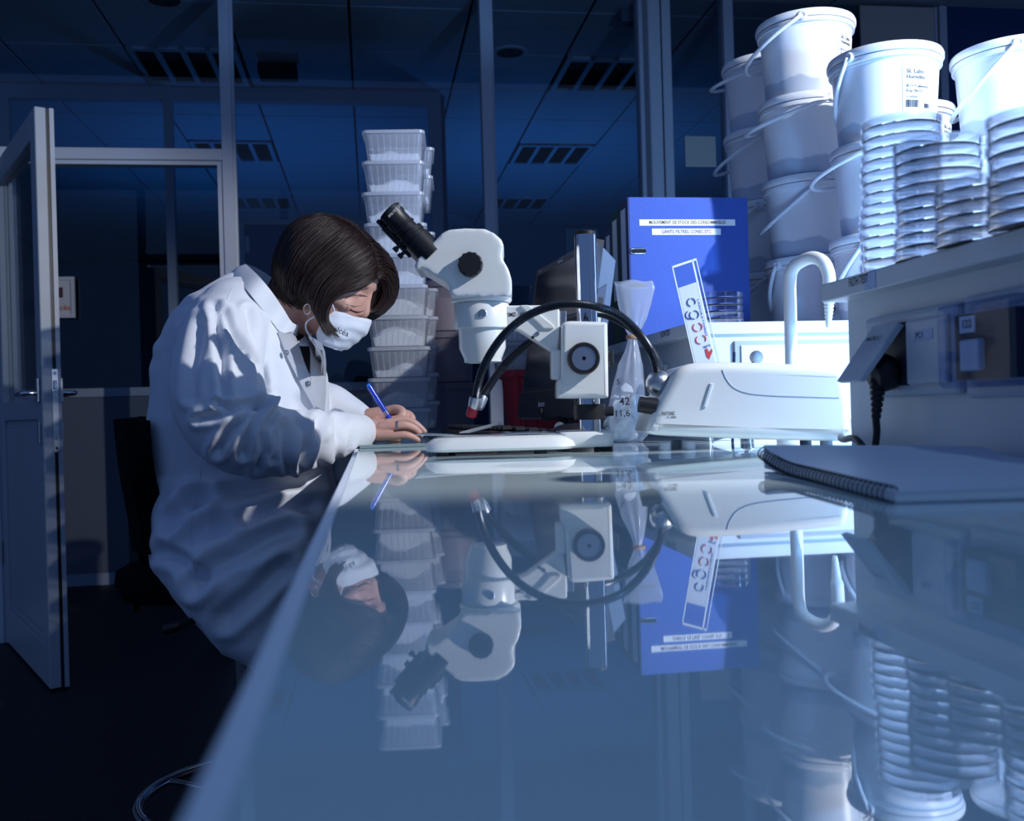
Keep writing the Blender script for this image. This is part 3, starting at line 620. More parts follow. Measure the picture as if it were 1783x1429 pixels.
# ================================================================ stereo microscope
DM = 1.50; k6 = lambda x, y: (640 + x / 3.041, 330 + y / 3.041)
def P6(x, y, d=DM): return P(*k6(x, y), d)
sM = FPX / DM * 3.041            # crop pixels per metre at the microscope
ms = thing('stereo_microscope', 'white stereo microscope on a chrome pole stand on the bench', 'microscope', (P6(1150, 900).x, P6(1150, 900).y, ZB))
body = [(300, 440), (268, 452), (262, 430), (278, 395), (400, 262), (440, 240), (520, 233), (625, 236), (672, 258), (712, 292), (724, 325), (714, 372), (722, 400), (748, 445), (764, 500), (765, 565), (752, 586), (600, 590), (452, 588), (444, 560), (440, 535), (425, 515)]
remesh('head', pxprism(body, DM, -0.049, 0.049, 0, 0, k6), M['instrument'], ms, 0.0026, 12, 0.5)
ax = P6(603, 600); zf = lambda y: P6(603, y).z - ax.z
obj('zoom_gap', lz([(0.039, zf(622)), (0.039, zf(580))], ax, n=40), M['black_plastic'], ms)
obj('mount_ring', lz([(0.0, zf(606)), (0.0405, zf(606)), (0.0425, zf(618)), (0.0425, zf(738)), (0.040, zf(742)), (0.0, zf(742))], ax, n=48), M['instrument'], ms, smooth=True, sharp=40)
obj('objective_housing', lz([(0.0, zf(742)), (0.0365, zf(743)), (0.0360, zf(840)), (0.0290, zf(895)), (0.0285, zf(914)), (0.024, zf(917)), (0.022, zf(908)), (0.0, zf(908))], ax, n=48), M['instrument'], ms, smooth=True, sharp=40)
obj('collar', lz([(0.0, zf(584)), (0.0465, zf(584)), (0.047, zf(592)), (0.0445, zf(604)), (0.0, zf(606))], ax, n=48), M['instrument'], ms, smooth=True, sharp=40)
s0 = P6(614, 670) - FW * 0.0425; obj('lock_screw', lz([(0.0066, -0.002), (0.0066, 0.003), (0.0055, 0.004), (0.0, 0.004)], s0 + FW * 0.002, -FW, 20), M['steel'], ms, smooth=True, sharp=40)
# eyepieces
a0 = P6(330, 345); a1 = P6(126, 136); axd = (a1 - a0).normalized(); Le = (a1 - a0).length
for sd in (-1, 1):
    o_ = FW * (0.031 * sd) ; ep = obj('eyepiece_tube', lz([(0.0, -0.012), (0.0215, -0.010), (0.0215, Le * 0.30), (0.0195, Le * 0.31), (0.0195, Le * 0.36), (0.021, Le * 0.37), (0.021, Le * 0.46), (0.0165, Le * 0.47)], a0 + o_, axd, 32), M['black_plastic'], ms, smooth=True, sharp=40)
    obj('eyepiece', lz([(0.0165, Le * 0.44), (0.0165, Le * 0.58), (0.0185, Le * 0.59), (0.0185, Le * 0.62), (0.017, Le * 0.63), (0.017, Le * 0.80), (0.0188, Le * 0.84), (0.0192, Le * 0.985), (0.018, Le), (0.012, Le), (0.011, Le * 0.96), (0.0, Le * 0.955)], a0 + o_, axd, 32), M['black_plastic'], ms, smooth=True, sharp=40)
    pb = a0 + o_ + axd * (Le * 0.43); up2 = axd.cross(FW).normalized() * (1 if axd.cross(FW).z < 0 else -1)
    cyl(bt := BM(), pb + up2 * 0.014, pb + up2 * 0.032, 0.003, n=10); lathe(bt, [(0.0045, 0), (0.0045, 0.006), (0.0, 0.006)], pb + up2 * 0.03, up2, 10); obj('clamp_screw', bt, M['black_plastic'], ms)
    bt = BM(); cyl(bt, pb + up2 * 0.022 - axd * 0.012, pb + up2 * 0.022 + axd * 0.05, 0.0035, n=10); obj('guide_rod', bt, M['black_gloss'], ms)
pq_ = a0 - FW * (0.031 + 0.0193) + axd * (Le * 0.885); up3 = axd.cross(FW).normalized(); up3 = up3 if up3.z > 0 else -up3
text('lettering', 'WF10X/20', 0.006, M['paper'], ms, pq_ + up3 * 0.006 - FW * 0.0004, up3, -axd)
kn = P6(553, 425) - FW * 0.046; pr = [(0.0, -0.004)]
kb = BM(); G = []
for (r, h) in ((0.0165, -0.003), (0.0185, 0.0), (0.0185, 0.014), (0.0165, 0.016), (0.0, 0.016)):
    aa, u_, w_ = frame_of(-FW); n_ = 48; G.append([kn + aa * h + (u_ * math.cos(2 * math.pi * j / n_) + w_ * math.sin(2 * math.pi * j / n_)) * max(1e-5, r * (1 - 0.05 * (1 if (j // 2) % 2 else 0) * (h > 0 and r > 0.0))) for j in range(n_)])
rings(kb, G); obj('zoom_knob', kb, M['black_plastic'], ms)
# arm, focusing block
arm = [(735, 620), (1012, 616), (1014, 735), (1005, 860), (968, 860), (800, 752), (735, 735)]
arm_o = obj('arm', pxprism(arm, DM, -0.018, 0.018, 0.003, 2, k6), M['instrument'], ms, smooth=True, sharp=35)
obj('arm_bevel', pxprism([(805, 620), (850, 618), (985, 728), (985, 742), (930, 742)], DM, -0.0215, -0.017, 0.0015, 1, k6), M['instrument'], ms)
text('lettering', 'SMZ-168', 0.0085, M['ink'], ms, P6(785, 668) - FW * 0.0186, RT, UP, fit=0.026)
for (x, y, r) in ((897, 768, 0.0032), (873, 787, 0.0024)): obj('arm_screw', lz([(r, 0), (r, 0.0015), (0, 0.0018)], P6(x, y) - FW * 0.018, -FW, 12), M['steel' if r > 0.003 else 'dark'], ms)
obj('rack_slide', pxprism([(968, 852), (1018, 852), (1020, 1008), (970, 1005)], DM, -0.024, 0.024, 0.003, 2, k6), M['instrument'], ms)
obj('rack', pxprism([(1012, 645), (1052, 645), (1052, 735), (1012, 735)], DM, -0.012, 0.012, 0.002, 1, k6), M['steel'], ms)
blk = [(1020, 722), (1052, 706), (1250, 712), (1258, 722), (1264, 1098), (1256, 1106), (1000, 1106), (996, 1098), (998, 1012), (1018, 1004)]
obj('focus_block', pxprism(blk, DM, -0.040, 0.036, 0.006, 3, k6), M['instrument'], ms, smooth=True, sharp=40)
fk = P6(1132, 903) - FW * 0.040
fo_ = obj('focus_knob', lz([(0.022, -0.002), (0.0240, 0.0), (0.0240, 0.014), (0.0225, 0.017), (0.0185, 0.017), (0.018, 0.013), (0.0, 0.013)], fk, -FW, 40), M['black_plastic'], ms, smooth=True, sharp=40)
obj('knob_disc', lz([(0.0178, 0.013), (0.0178, 0.0152), (0.003, 0.0156), (0.003, 0.0125), (0.0, 0.0125)], fk, -FW, 40), M['steel'], fo_, smooth=True, sharp=30)
obj('tension_lever', pxprism([(1262, 890), (1276, 852), (1300, 850), (1303, 930), (1280, 938), (1276, 912), (1262, 908)], DM, -0.008, 0.008, 0.002, 2, k6), M['black_plastic'], ms)
pt_ = P6(1150, 222); pl = Vector((pt_.x, pt_.y, 0)); rp = 0.0163
obj('pole', lz([(0.0, ZB + 0.02), (rp, ZB + 0.02), (rp, pt_.z - 0.004), (0.0, pt_.z - 0.004)], pl, n=40), M['chrome'], ms, smooth=True, sharp=40)
obj('pole_cap', lz([(rp + 0.0003, pt_.z - 0.006), (rp + 0.0003, pt_.z - 0.001), (rp - 0.001, pt_.z), (0.0, pt_.z)], pl, n=40), M['black_plastic'], ms, smooth=True, sharp=40)
zc0, zc1 = P6(1170, 1217).z, P6(1170, 1136).z
cl = obj('clamp_collar', lz([(0.016, zc0), (0.0235, zc0), (0.0245, zc0 + 0.001), (0.0245, zc1 - 0.001), (0.0235, zc1), (0.016, zc1)], pl, n=40), M['black_plastic'], ms, smooth=True, sharp=40)
bt = BM(); cyl(bt, pl + UP * ((zc0 + zc1) / 2) + RT * 0.02, pl + UP * ((zc0 + zc1) / 2) + RT * 0.036, 0.0075, n=14); obj('clamp_knob', bt, M['black_plastic'], cl)
# base: a wide rounded plate with a narrower heel under the pole
def rrect(cx, cy, w, d, r, z, n=6, ux=Vector((1, 0, 0)), uy=Vector((0, 1, 0))):
    out = []
    for (sx, sy, a0_) in ((1, 1, 0), (-1, 1, 90), (-1, -1, 180), (1, -1, 270)):
        for k in range(n + 1):
            a = math.radians(a0_ + 90 * k / n); out.append(Vector((0, 0, z)) + ux * (sx * (w / 2 - r) + r * math.cos(a)) + uy * (sy * (d / 2 - r) + r * math.sin(a)) + Vector((cx, cy, 0)))
    return out
bl_, br_ = P(742, 770, DM), P(1000, 770, DM); wd = (br_ - bl_).length; bc = (bl_ + br_) / 2; bcy = bc + FW * 0.02
b = BM(); R_ = []
for (ins, z) in ((0.004, 0.006), (0.0, 0.010), (0.003, 0.018), (0.014, 0.026), (0.03, 0.0272)): R_.append(rrect(bcy.x, bcy.y, wd - ins * 2, 0.20 - ins * 2, 0.035, ZB + z, 6, RT, FW))
rings(b, R_); obj('base_plate', b, M['instrument'], ms, smooth=True, sharp=60)
hl = P(1020, 770, DM); b = BM(); R_ = []
for (ins, z) in ((0.002, 0.007), (0.0, 0.009), (0.0, 0.027), (0.003, 0.030)): R_.append(rrect(hl.x, hl.y + 0.02, 0.082 - ins * 2, 0.15 - ins * 2, 0.012, ZB + z, 4, RT, FW))
rings(b, R_); obj('base_heel', b, M['instrument'], ms, smooth=True, sharp=50)
for (dx, dy) in ((-0.085, -0.06), (0.06, -0.06), (-0.085, 0.10), (0.16, -0.03), (0.16, 0.08)):
    q = bc + RT * dx + FW * dy; obj('foot', lz([(0.0, 0), (0.010, 0), (0.010, 0.008), (0, 0.008)], (q.x, q.y, ZB), n=14), M['black_plastic'], ms)
# sheet of notes lying on the base
q0 = P(734, 752, 1.46); b = BM(); G = []
for i in range(5):
    G.append([Vector((0, 0, 0)) + Vector((bcy.x, bcy.y, 0)) + RT * (-0.128 + 0.228 * j / 12) + FW * (-0.075 + 0.15 * i / 4) + UP * (ZB + 0.0286 + 0.0015 * math.sin(j * 0.9) * (j / 12) + (0.0012 * max(0, 3 - j))) for j in range(13)])
grid(b, G); r_ = bmesh.ops.solidify(b, geom=b.faces[:], thickness=0.0016)
pn = obj('notes_pad', b, M['paper'], org=(bcy.x, bcy.y, ZB + 0.028)); tag(pn, 'white notes pad lying on the microscope base plate', 'notepad')
obj('margin_line', bx(bcy.x - 0.01, bcy.x - 0.009, bcy.y - 0.072, bcy.y + 0.07, ZB + 0.0302, ZB + 0.0306), mat('margin_red', (0.6, 0.05, 0.08), 0.6), pn)
b = BM()
for k in range(9): box(b, bcy.x - 0.085 + 0.012, bcy.x - 0.085 + 0.012 + 0.05 + 0.01 * (k % 3), bcy.y - 0.06 + k * 0.013, bcy.y - 0.0594 + k * 0.013, ZB + 0.0303, ZB + 0.0306)
obj('written_lines', b, M['ink'], pn)
# ================================================================ fibre-optic illuminator
DI = 1.47; k7 = lambda x, y: (1000 + x / 2.977, 320 + y / 2.977)
def P7(x, y, d=DI): return P(*k7(x, y), d)
il = thing('fibre_illuminator', 'white cold-light source with two gooseneck arms beside the microscope', 'light source', (P7(850, 1200).x, P7(850, 1200).y, ZB))
ho = [(338, 1296), (344, 1255), (375, 1170), (425, 1075), (478, 985), (520, 952), (580, 938), (700, 934), (900, 938), (1080, 945), (1270, 955), (1302, 962), (1318, 985), (1332, 1040), (1346, 1120), (1357, 1240), (1360, 1318), (1352, 1328), (900, 1318)]
obj('housing', pxprism(ho, DI, -0.075, 0.075, 0.015, 6, k7, 0.034), M['instrument'], il, smooth=True, sharp=50)
seam = spline([P7(x, y) - FW * 0.0750 for (x, y) in ((712, 975), (728, 1015), (765, 1060), (830, 1088), (930, 1100), (1100, 1107), (1285, 1112))], 8); b = BM(); tube(b, seam, 0.0009, 6); obj('seam', b, M['enamel_grey'], il)
vt = BM(); prism(vt, [P7(x, y) - FW * 0.0745 for (x, y) in ((650, 1040), (668, 1042), (630, 1160), (614, 1156))], -FW * 0.003, 0.001, 1); obj('slider', vt, M['shelf_white'], il)
text('lettering', 'PHOTONIC', 0.0075, M['ink'], il, P7(446, 1190) - FW * 0.0756, RT, UP, fit=0.019); text('lettering', 'F1 3000', 0.004, M['ink'], il, P7(462, 1208) - FW * 0.0756, RT, UP)
bc_ = P7(437, 1035, 1.43)
obj('ball_joint', lz([(0.0, -0.019)] + [(0.0195 * math.sin(math.pi * k / 16), -0.0195 * math.cos(math.pi * k / 16)) for k in range(1, 16)] + [(0.0, 0.0195)], bc_, (-0.6, 0, 0.8), 32), M['steel'], il, smooth=True)
rd = (P7(490, 1060, 1.44) - bc_).normalized(); obj('socket_ring', lz([(0.012, 0.010), (0.0165, 0.012), (0.0165, 0.020), (0.012, 0.022)], bc_, rd, 28), M['black_plastic'], il, smooth=True, sharp=40)
kb_ = P7(378, 1155, 1.41); b = BM(); cyl(b, kb_ + RT * 0.012, kb_ - RT * 0.012 + UP * 0.004, 0.0125, 0.0115, 20); obj('dimmer_knob', b, M['black_plastic'], il, smooth=True, sharp=40)
for (x, y) in ((440, -0.05), (565, -0.05), (1250, -0.05), (560, 0.05), (1250, 0.05)):
    q = P7(x, 1320) + FW * y; obj('foot', lz([(0.0, 0), (0.009, 0), (0.009, 0.012), (0, 0.012)], (q.x, q.y, ZB), n=14), M['enamel_grey'], il)
def goose(name, pts, dens=0.0024):
    c = spline(pts, 14); L = [0]
    for i in range(1, len(c)): L.append(L[-1] + (c[i] - c[i - 1]).length)
    N = int(L[-1] / dens) * 2; out = []; j = 0
    for i in range(N + 1):
        s = L[-1] * i / N
        while j < len(L) - 2 and L[j + 1] < s: j += 1
        f_ = (s - L[j]) / max(1e-9, L[j + 1] - L[j]); out.append(c[j].lerp(c[j + 1], f_))
    b = BM(); tube(b, out, lambda i, t: 0.0064 if i % 2 else 0.0056, 12); return obj(name, b, M['goose'], il)
M['goose'] = mat('gooseneck_sleeve', (0.035, 0.04, 0.05), 0.28, 0.7)
g1 = [P6(x, y, d) for (x, y, d) in ((1533, 990, 1.43), (1525, 930, 1.425), (1495, 850, 1.42), (1430, 755, 1.40), (1330, 665, 1.39), (1210, 620, 1.385), (1080, 606, 1.39), (960, 622, 1.40), (840, 672, 1.41), (740, 750, 1.42), (665, 845, 1.435), (612, 945, 1.45), (585, 1035, 1.46), (572, 1105, 1.465))]
g2 = [P6(x, y, d) for (x, y, d) in ((1545, 985, 1.47), (1530, 900, 1.50), (1440, 770, 1.54), (1320, 690, 1.56), (1210, 655, 1.57), (1080, 680, 1.57), (960, 735, 1.56), (860, 808, 1.54), (760, 893, 1.52), (690, 975, 1.50), (635, 1055, 1.485), (606, 1105, 1.48))]
n1 = goose('gooseneck', g1); n2 = goose('gooseneck', g2)
for (gp, a, c, nn) in ((g1, (570, 1100, 1.465), (560, 1165, 1.468), n1), (g2, (610, 1098, 1.48), (585, 1158, 1.472), n2)):
    A = P6(*a); B = P6(*c); obj('tip', lz([(0.0, 0), (0.0085, 0.0), (0.0085, (B - A).length * 0.7), (0.0065, (B - A).length), (0, (B - A).length)], A, B - A, 18), M['steel'], nn, smooth=True, sharp=40)
A = P6(560, 1150, 1.468); B = P6(546, 1208, 1.47); obj('red_cap', lz([(0.0, 0), (0.0078, 0), (0.0082, (B - A).length * 0.75), (0.006, (B - A).length * 0.96), (0, (B - A).length)], A, B - A, 18), mat('red_rubber', (0.42, 0.01, 0.03), 0.4), n1, smooth=True, sharp=50)
# ================================================================ lab tap and gas valve in the gap between the shelves
kz = lambda x, y: (1300 + x / 2.977, 380 + y / 2.977)
DT = 1.62; tb_ = P(*kz(232, 900), DT); t = thing('lab_tap', 'white swan-neck laboratory water tap behind the cold-light source', 'tap', (tb_.x, tb_.y, ZB))
pts = [Vector((tb_.x, tb_.y, ZB + 0.012))] + [P(*kz(x, y), DT - dd) for (x, y, dd) in ((232, 700, 0), (226, 450, 0), (224, 330, 0.0), (236, 268, 0.005), (275, 228, 0.012), (340, 204, 0.03), (395, 225, 0.045), (424, 285, 0.05), (428, 350, 0.05), (428, 425, 0.05))]
b = BM(); tube(b, spline(pts, 8), 0.0105, 16); obj('swan_neck', b, M['white_plastic'], t, smooth=True)
obj('foot_flange', lz([(0, 0), (0.026, 0), (0.026, 0.008), (0.016, 0.014), (0.0105, 0.03), (0, 0.03)], (tb_.x, tb_.y, ZB), n=28), M['white_plastic'], t, smooth=True, sharp=40)
n0 = P(*kz(428, 415), DT - 0.05); n1_ = P(*kz(424, 566), DT - 0.05); Ln = (n1_ - n0).length; pr = [(0.0, 0), (0.0095, 0), (0.0095, Ln * 0.12)]
for k in range(7): z = Ln * (0.14 + 0.12 * k); r = 0.0088 - 0.0006 * k; pr += [(r, z), (r * 0.72, z + Ln * 0.112)]
pr += [(0.003, Ln), (0, Ln)]; obj('hose_nozzle', lz(pr, n0, n1_ - n0, 20), M['white_plastic'], t, smooth=True, sharp=30)
vq = P(1317, 622, 1.655); t = thing('gas_valve', 'small ball-topped gas valve in front of the bright end panel', 'valve', (vq.x - 0.02, vq.y, ZB))
obj('stem', lz([(0, 0), (0.012, 0), (0.012, 0.01), (0.006, 0.015), (0.006, vq.z - ZB - 0.03), (0, vq.z - ZB - 0.03)], (vq.x - 0.02, vq.y, ZB), n=16), M['chrome'], t, smooth=True, sharp=40)
b = BM(); cyl(b, Vector((vq.x - 0.02, vq.y, vq.z - 0.032)), vq, 0.0035, n=10); obj('lever', b, M['chrome'], t)
obj('ball_knob', lz([(0.0115 * math.sin(math.pi * k / 12), -0.0115 * math.cos(math.pi * k / 12)) for k in range(13)], vq, n=20), M['white_plastic'], t, smooth=True)
rq = P(1272, 640, 1.64); tag(obj('glass_rod', lz([(0, 0), (0.0024, 0.0), (0.0024, P(1273, 613, 1.64).z - ZB), (0, P(1273, 613, 1.64).z - ZB)], (rq.x, rq.y, ZB), (0.05, 0.0, 1), 10), mat('dark_rod', (0.02, 0.03, 0.08), 0.3), org=(rq.x, rq.y, ZB)), 'thin dark rod standing up behind the cold-light source', 'rod')
# ================================================================ acrylic ruler
k5 = lambda x, y: (1160 + x / 6.807, 440 + y / 6.807)
DR = 1.60
def R5(x, y): return P(*k5(x, y), DR)
tl, tr_, br2 = R5(65, 160), R5(358, 62), R5(648, 1325); bl2 = tl + (br2 - tr_)
rb = Vector((0, 0, 0)); dirv = (bl2 - tl).normalized(); Lr = (tl.z - ZB - 0.001) / -dirv.z
t = thing('acrylic_ruler', 'clear acrylic ruler with a blue and red ring logo leaning behind the light source', 'ruler', ((tl + dirv * Lr).x, (tl + dirv * Lr).y, ZB))
wv = (tr_ - tl); wv = wv - dirv * wv.dot(dirv) * 0; 
b = BM(); prism(b, [tl, tr_, tr_ + dirv * Lr * 0.999, tl + dirv * Lr], FW * 0.004, 0.0008, 1); obj('blade', b, M['acrylic'], t)
def R5f(u, v, off=0.0006): return tl + wv * u + dirv * (v * 0.30) - FW * off   # u across 0..1, v along (30 cm)
M['bright_edge'] = mat('polished_edge', (0.9, 0.93, 0.97), 0.1)
for (u0, u1) in ((0.0, 0.045), (0.80, 0.865), (0.965, 1.0)):
    b = BM(); b.faces.new([b.verts.new(R5f(*p)) for p in ((u0, 0), (u1, 0), (u1, 0.99), (u0, 0.99))]); obj('polished_edge', b, M['bright_edge'], t)
b = BM(); b.faces.new([b.verts.new(R5f(*p)) for p in ((0.0, 0), (1, 0), (1, 0.012), (0, 0.012))]); obj('polished_edge', b, M['bright_edge'], t)
b = BM(); b.faces.new([b.verts.new(R5f(*p)) for p in ((0.06, 0.125), (0.79, 0.125), (0.79, 0.985), (0.06, 0.985))]); cdp = obj('printed_card', b, mat('card_print', (0.66, 0.70, 0.80), 0.5), t)
M['logo_blue'] = mat('logo_blue', (0.01, 0.06, 0.28), 0.5); M['logo_red'] = mat('logo_red', (0.55, 0.05, 0.05), 0.5)
wl_ = wv.normalized(); ul_ = (-dirv - wl_ * (-dirv).dot(wl_)).normalized()
def arc(cx, cy, r, a0, a1, m):
    c = R5f(cx, cy, 0.0012); pts = [c + (wl_ * math.cos(math.radians(a)) + ul_ * math.sin(math.radians(a))) * r for a in [a0 + (a1 - a0) * k / 16 for k in range(17)]]; b = BM(); tube(b, pts, 0.00085, 5); obj('logo_arc', b, m, t)
for (cx, cy, a0, a1, m) in ((0.42, 0.222, 95, 240, 'logo_blue'), (0.42, 0.222, 70, -45, 'logo_blue'), (0.44, 0.292, 80, -75, 'logo_blue'), (0.40, 0.292, 120, 265, 'logo_blue'), (0.25, 0.285, 100, 270, 'logo_blue'), (0.42, 0.362, 110, 260, 'logo_red'), (0.46, 0.362, 60, -70, 'logo_red'), (0.42, 0.432, 110, 260, 'logo_red'), (0.50, 0.432, 60, -50, 'logo_red')): arc(cx, cy, 0.0065, a0, a1, M[m])
text('lettering', 'LABORATOIRES', 0.0042, M['logo_blue'], t, R5f(0.70, 0.32, 0.0012), dirv, wl_, fit=0.062)
text('lettering', 'agro', 0.007, M['logo_blue'], t, R5f(0.62, 0.475, 0.0012), wl_, ul_)
b = BM(); b.faces.new([b.verts.new(R5f(*p, 0.0012)) for p in ((0.52, 0.49), (0.62, 0.49), (0.66, 0.512), (0.80, 0.497), (0.80, 0.512), (0.60, 0.55), (0.52, 0.53))]); obj('logo_flask', b, M['logo_red'], t)
for k, s in enumerate(('3 avenue', '28000', 'Tel : 02', 'Fax :', 'www')): text('lettering', s, 0.0052, M['logo_blue'], t, R5f(0.72 - 0.145 * k, 0.90, 0.0012), dirv, wl_, 'LEFT' if False else 'CENTER')
b = BM()
for k in range(0, 60):
    v = 0.02 + 0.96 * k / 60; c0 = R5f(0.96, v, 0.0010); c1 = R5f(0.925 if k % 5 else 0.89, v, 0.0010); dd = dirv * 0.0002; b.faces.new([b.verts.new(p) for p in (c0 - dd, c1 - dd, c1 + dd, c0 + dd)])
o = obj('graduations', b, M['logo_blue'], t)
# ================================================================ tied plastic bag
M['bag'] = pane_mat('clear_bag', (0.93, 0.95, 0.98), 0.12, 1.5, 0.42, (0.85, 0.9, 1.0)); DB = 1.80
kk = lambda x, y: (1000 + x / 2.977, 320 + y / 2.977); bq = P(1097, 765, DB)
t = thing('plastic_bag', 'tied clear plastic bag with handwritten numbers behind the microscope pole', 'bag', (bq.x, bq.y, ZB))
rowsB = [(1335, 200, 350, 0.03), (1300, 172, 385, 0.042), (1230, 165, 372, 0.045), (1130, 185, 372, 0.042), (1030, 205, 362, 0.036), (940, 232, 350, 0.028), (860, 262, 335, 0.018), (800, 282, 322, 0.010), (788, 284, 320, 0.0095), (760, 268, 345, 0.012), (700, 245, 372, 0.012), (620, 228, 398, 0.010), (540, 218, 415, 0.008), (505, 210, 405, 0.006)]
R_ = []; nb = 36; rnd = random.Random(5)
for i, (y, xa, xb, dp) in enumerate(rowsB):
    c = P(*kk((xa + xb) / 2, y), DB); a = (P(*kk(xb, y), DB) - P(*kk(xa, y), DB)).length / 2; rr = []
    for j in range(nb):
        an = 2 * math.pi * j / nb; w = 1 + 0.10 * noise.noise(Vector((math.cos(an) * 2.2, math.sin(an) * 2.2, i * 0.55))) * (1 if 2 < i else 0.6)
        w += 0.10 * math.sin(9 * an + i * 0.3) * (1 if 5 <= i <= 10 else 0.15)
        zz = c.z + (0.004 * noise.noise(Vector((an * 2, 3, i))) if i < 12 else 0.006 * noise.noise(Vector((an, 7, i)))); rr.append(Vector((c.x, c.y, max(zz, ZB + 0.001))) + RT * (a * math.cos(an) * w) + FW * (dp * math.sin(an) * w))
    R_.append(rr)
b = BM(); V = rings(b, R_, True, False); b.faces.new(V[0]); obj('film', b, M['bag'], t, smooth=True)
cn = P(*kk(303, 794), DB); obj('rubber_tie', lz([(0.0115, -0.004), (0.0128, -0.0035), (0.0128, 0.0035), (0.0115, 0.004)], cn, n=24), mat('tan_rubber', (0.45, 0.25, 0.15), 0.6), t, smooth=True)
for k in range(34):
    px_ = rnd.uniform(185, 355); py_ = rnd.uniform(1180, 1315) if k < 26 else rnd.uniform(1050, 1180); q = P(*kk(px_, py_), DB + rnd.uniform(-0.02, 0.02)); s = rnd.uniform(0.007, 0.012)
    if q.z < ZB + s + 0.001: q.z = ZB + s + 0.001
    b = BM(); bmesh.ops.create_icosphere(b, subdivisions=1, radius=s * 1.5); mr_ = Matrix.Rotation(rnd.uniform(0, 6), 3, 'X') @ Matrix.Rotation(rnd.uniform(0, 6), 3, 'Z')
    for v in b.verts: v.co = mr_ @ Vector((v.co.x * rnd.uniform(0.5, 1.5), v.co.y * rnd.uniform(0.4, 1.4), v.co.z * rnd.uniform(0.1, 0.5)))
    mz_ = min(v.co.z for v in b.verts)
    for v in b.verts: v.co += Vector((q.x, q.y, max(q.z, ZB + 0.002 - mz_)))
    obj('content_flake', b, M['white_plastic'], t)
for (s, x, y, sz) in (('42', 245, 1130, 0.019), ('11,6', 232, 1190, 0.017), ('5', 215, 1030, 0.014)): text('handwriting', s, sz, M['ink'], t, P(*kk(x, y), DB) - FW * (0.048 if y > 1100 else 0.040), RT, UP)
# ================================================================ all-in-one computer
M['bezel'] = mat('black_bezel', (0.012, 0.013, 0.016), 0.35); M['screen'] = mat('dark_screen', (0.004, 0.005, 0.007), 0.12)
mT0, mT1 = P(935, 470, 2.35), P(1037, 415, 1.94); mB0, mB1 = P(903, 728, 2.33), P(1012, 745, 1.93)
t = thing('all_in_one_computer', 'black all-in-one computer screen facing the woman behind the microscope', 'computer', ((mB0.x + mB1.x) / 2 + 0.05, (mB0.y + mB1.y) / 2, ZB))
mB1 = mB0 + (mT1 - mT0); ev = (mT1 - mT0); hv = (mB0 - mT0); nv = hv.cross(ev).normalized(); nv = nv if nv.x > 0 else -nv
def Q(u, v, w): return mT0 + ev * u + hv * v + nv * w
def slab(u0, u1, v0, v1, w0, w1, bev=0.0): return prism(BM(), [Q(u0, v0, w0), Q(u1, v0, w0), Q(u1, v1, w0), Q(u0, v1, w0)], nv * (w1 - w0), bev, 2)
obj('bezel', slab(0, 1, 0, 1, 0, 0.02, 0.002), M['bezel'], t); obj('display', slab(0.04, 0.96, 0.05, 0.80, -0.0015, 0.0), M['screen'], t)
obj('chin', slab(0.0, 1.0, 0.83, 1.0, -0.004, 0.0, 0.001), M['bezel'], t)
b = prism(BM(), [Q(1.0, 0.0, 0.0), Q(1.0, 0.10, 0.048), Q(1.0, 0.92, 0.048), Q(1.0, 1.0, 0.01)], ev.normalized() * -0.25, 0.002, 1); obj('rear_housing', b, mat('blue_grey_casing', (0.10, 0.16, 0.26), 0.45), t)
ev1 = ev.normalized(); 
dv_ = prism(BM(), [Q(1, 0.28, 0.016), Q(1, 0.24, 0.034), Q(1, 0.80, 0.034), Q(1, 0.84, 0.016)], ev1 * 0.003, 0.001, 1); dvo = obj('drive_bay', dv_, mat('drive_bay', (0.05, 0.08, 0.14), 0.4), t)
for k in range(5): obj('port', prism(BM(), [Q(1, 0.32 + k * 0.1, 0.021), Q(1, 0.32 + k * 0.1, 0.030), Q(1, 0.37 + k * 0.1, 0.030), Q(1, 0.37 + k * 0.1, 0.021)], ev1 * 0.0038), M['shelf_white'] if k % 2 else M['black_plastic'], dvo)
text('lettering', 'lenovo', 0.02, M['paper'], t, Q(0.47, 0.915, -0.0052), ev, -hv, fit=0.05); text('lettering', '4007', 0.008, M['paper'], t, Q(0.08, 0.025, -0.001), ev, -hv)
b = BM()
for k in range(5): prism(b, [Q(0.42 + 0.018 * k, 0.02, -0.0006), Q(0.43 + 0.018 * k, 0.02, -0.0006), Q(0.43 + 0.018 * k, 0.035, -0.0006), Q(0.42 + 0.018 * k, 0.035, -0.0006)], -nv * 0.0005)
obj('sticker_row', b, M['paper'], t)
fc = Q(0.5, 0.93, 0.03); b = BM(); cyl(b, Vector((fc.x + 0.02, fc.y, ZB + 0.008)), Q(0.5, 0.7, 0.03), 0.016, n=14); obj('stand', b, M['black_plastic'], t)
b = BM(); rings(b, [rrect(fc.x + 0.01, fc.y, 0.16, 0.22, 0.04, ZB + z, 5) for z in (0.0005, 0.008)]); obj('stand_foot', b, M['black_plastic'], t)
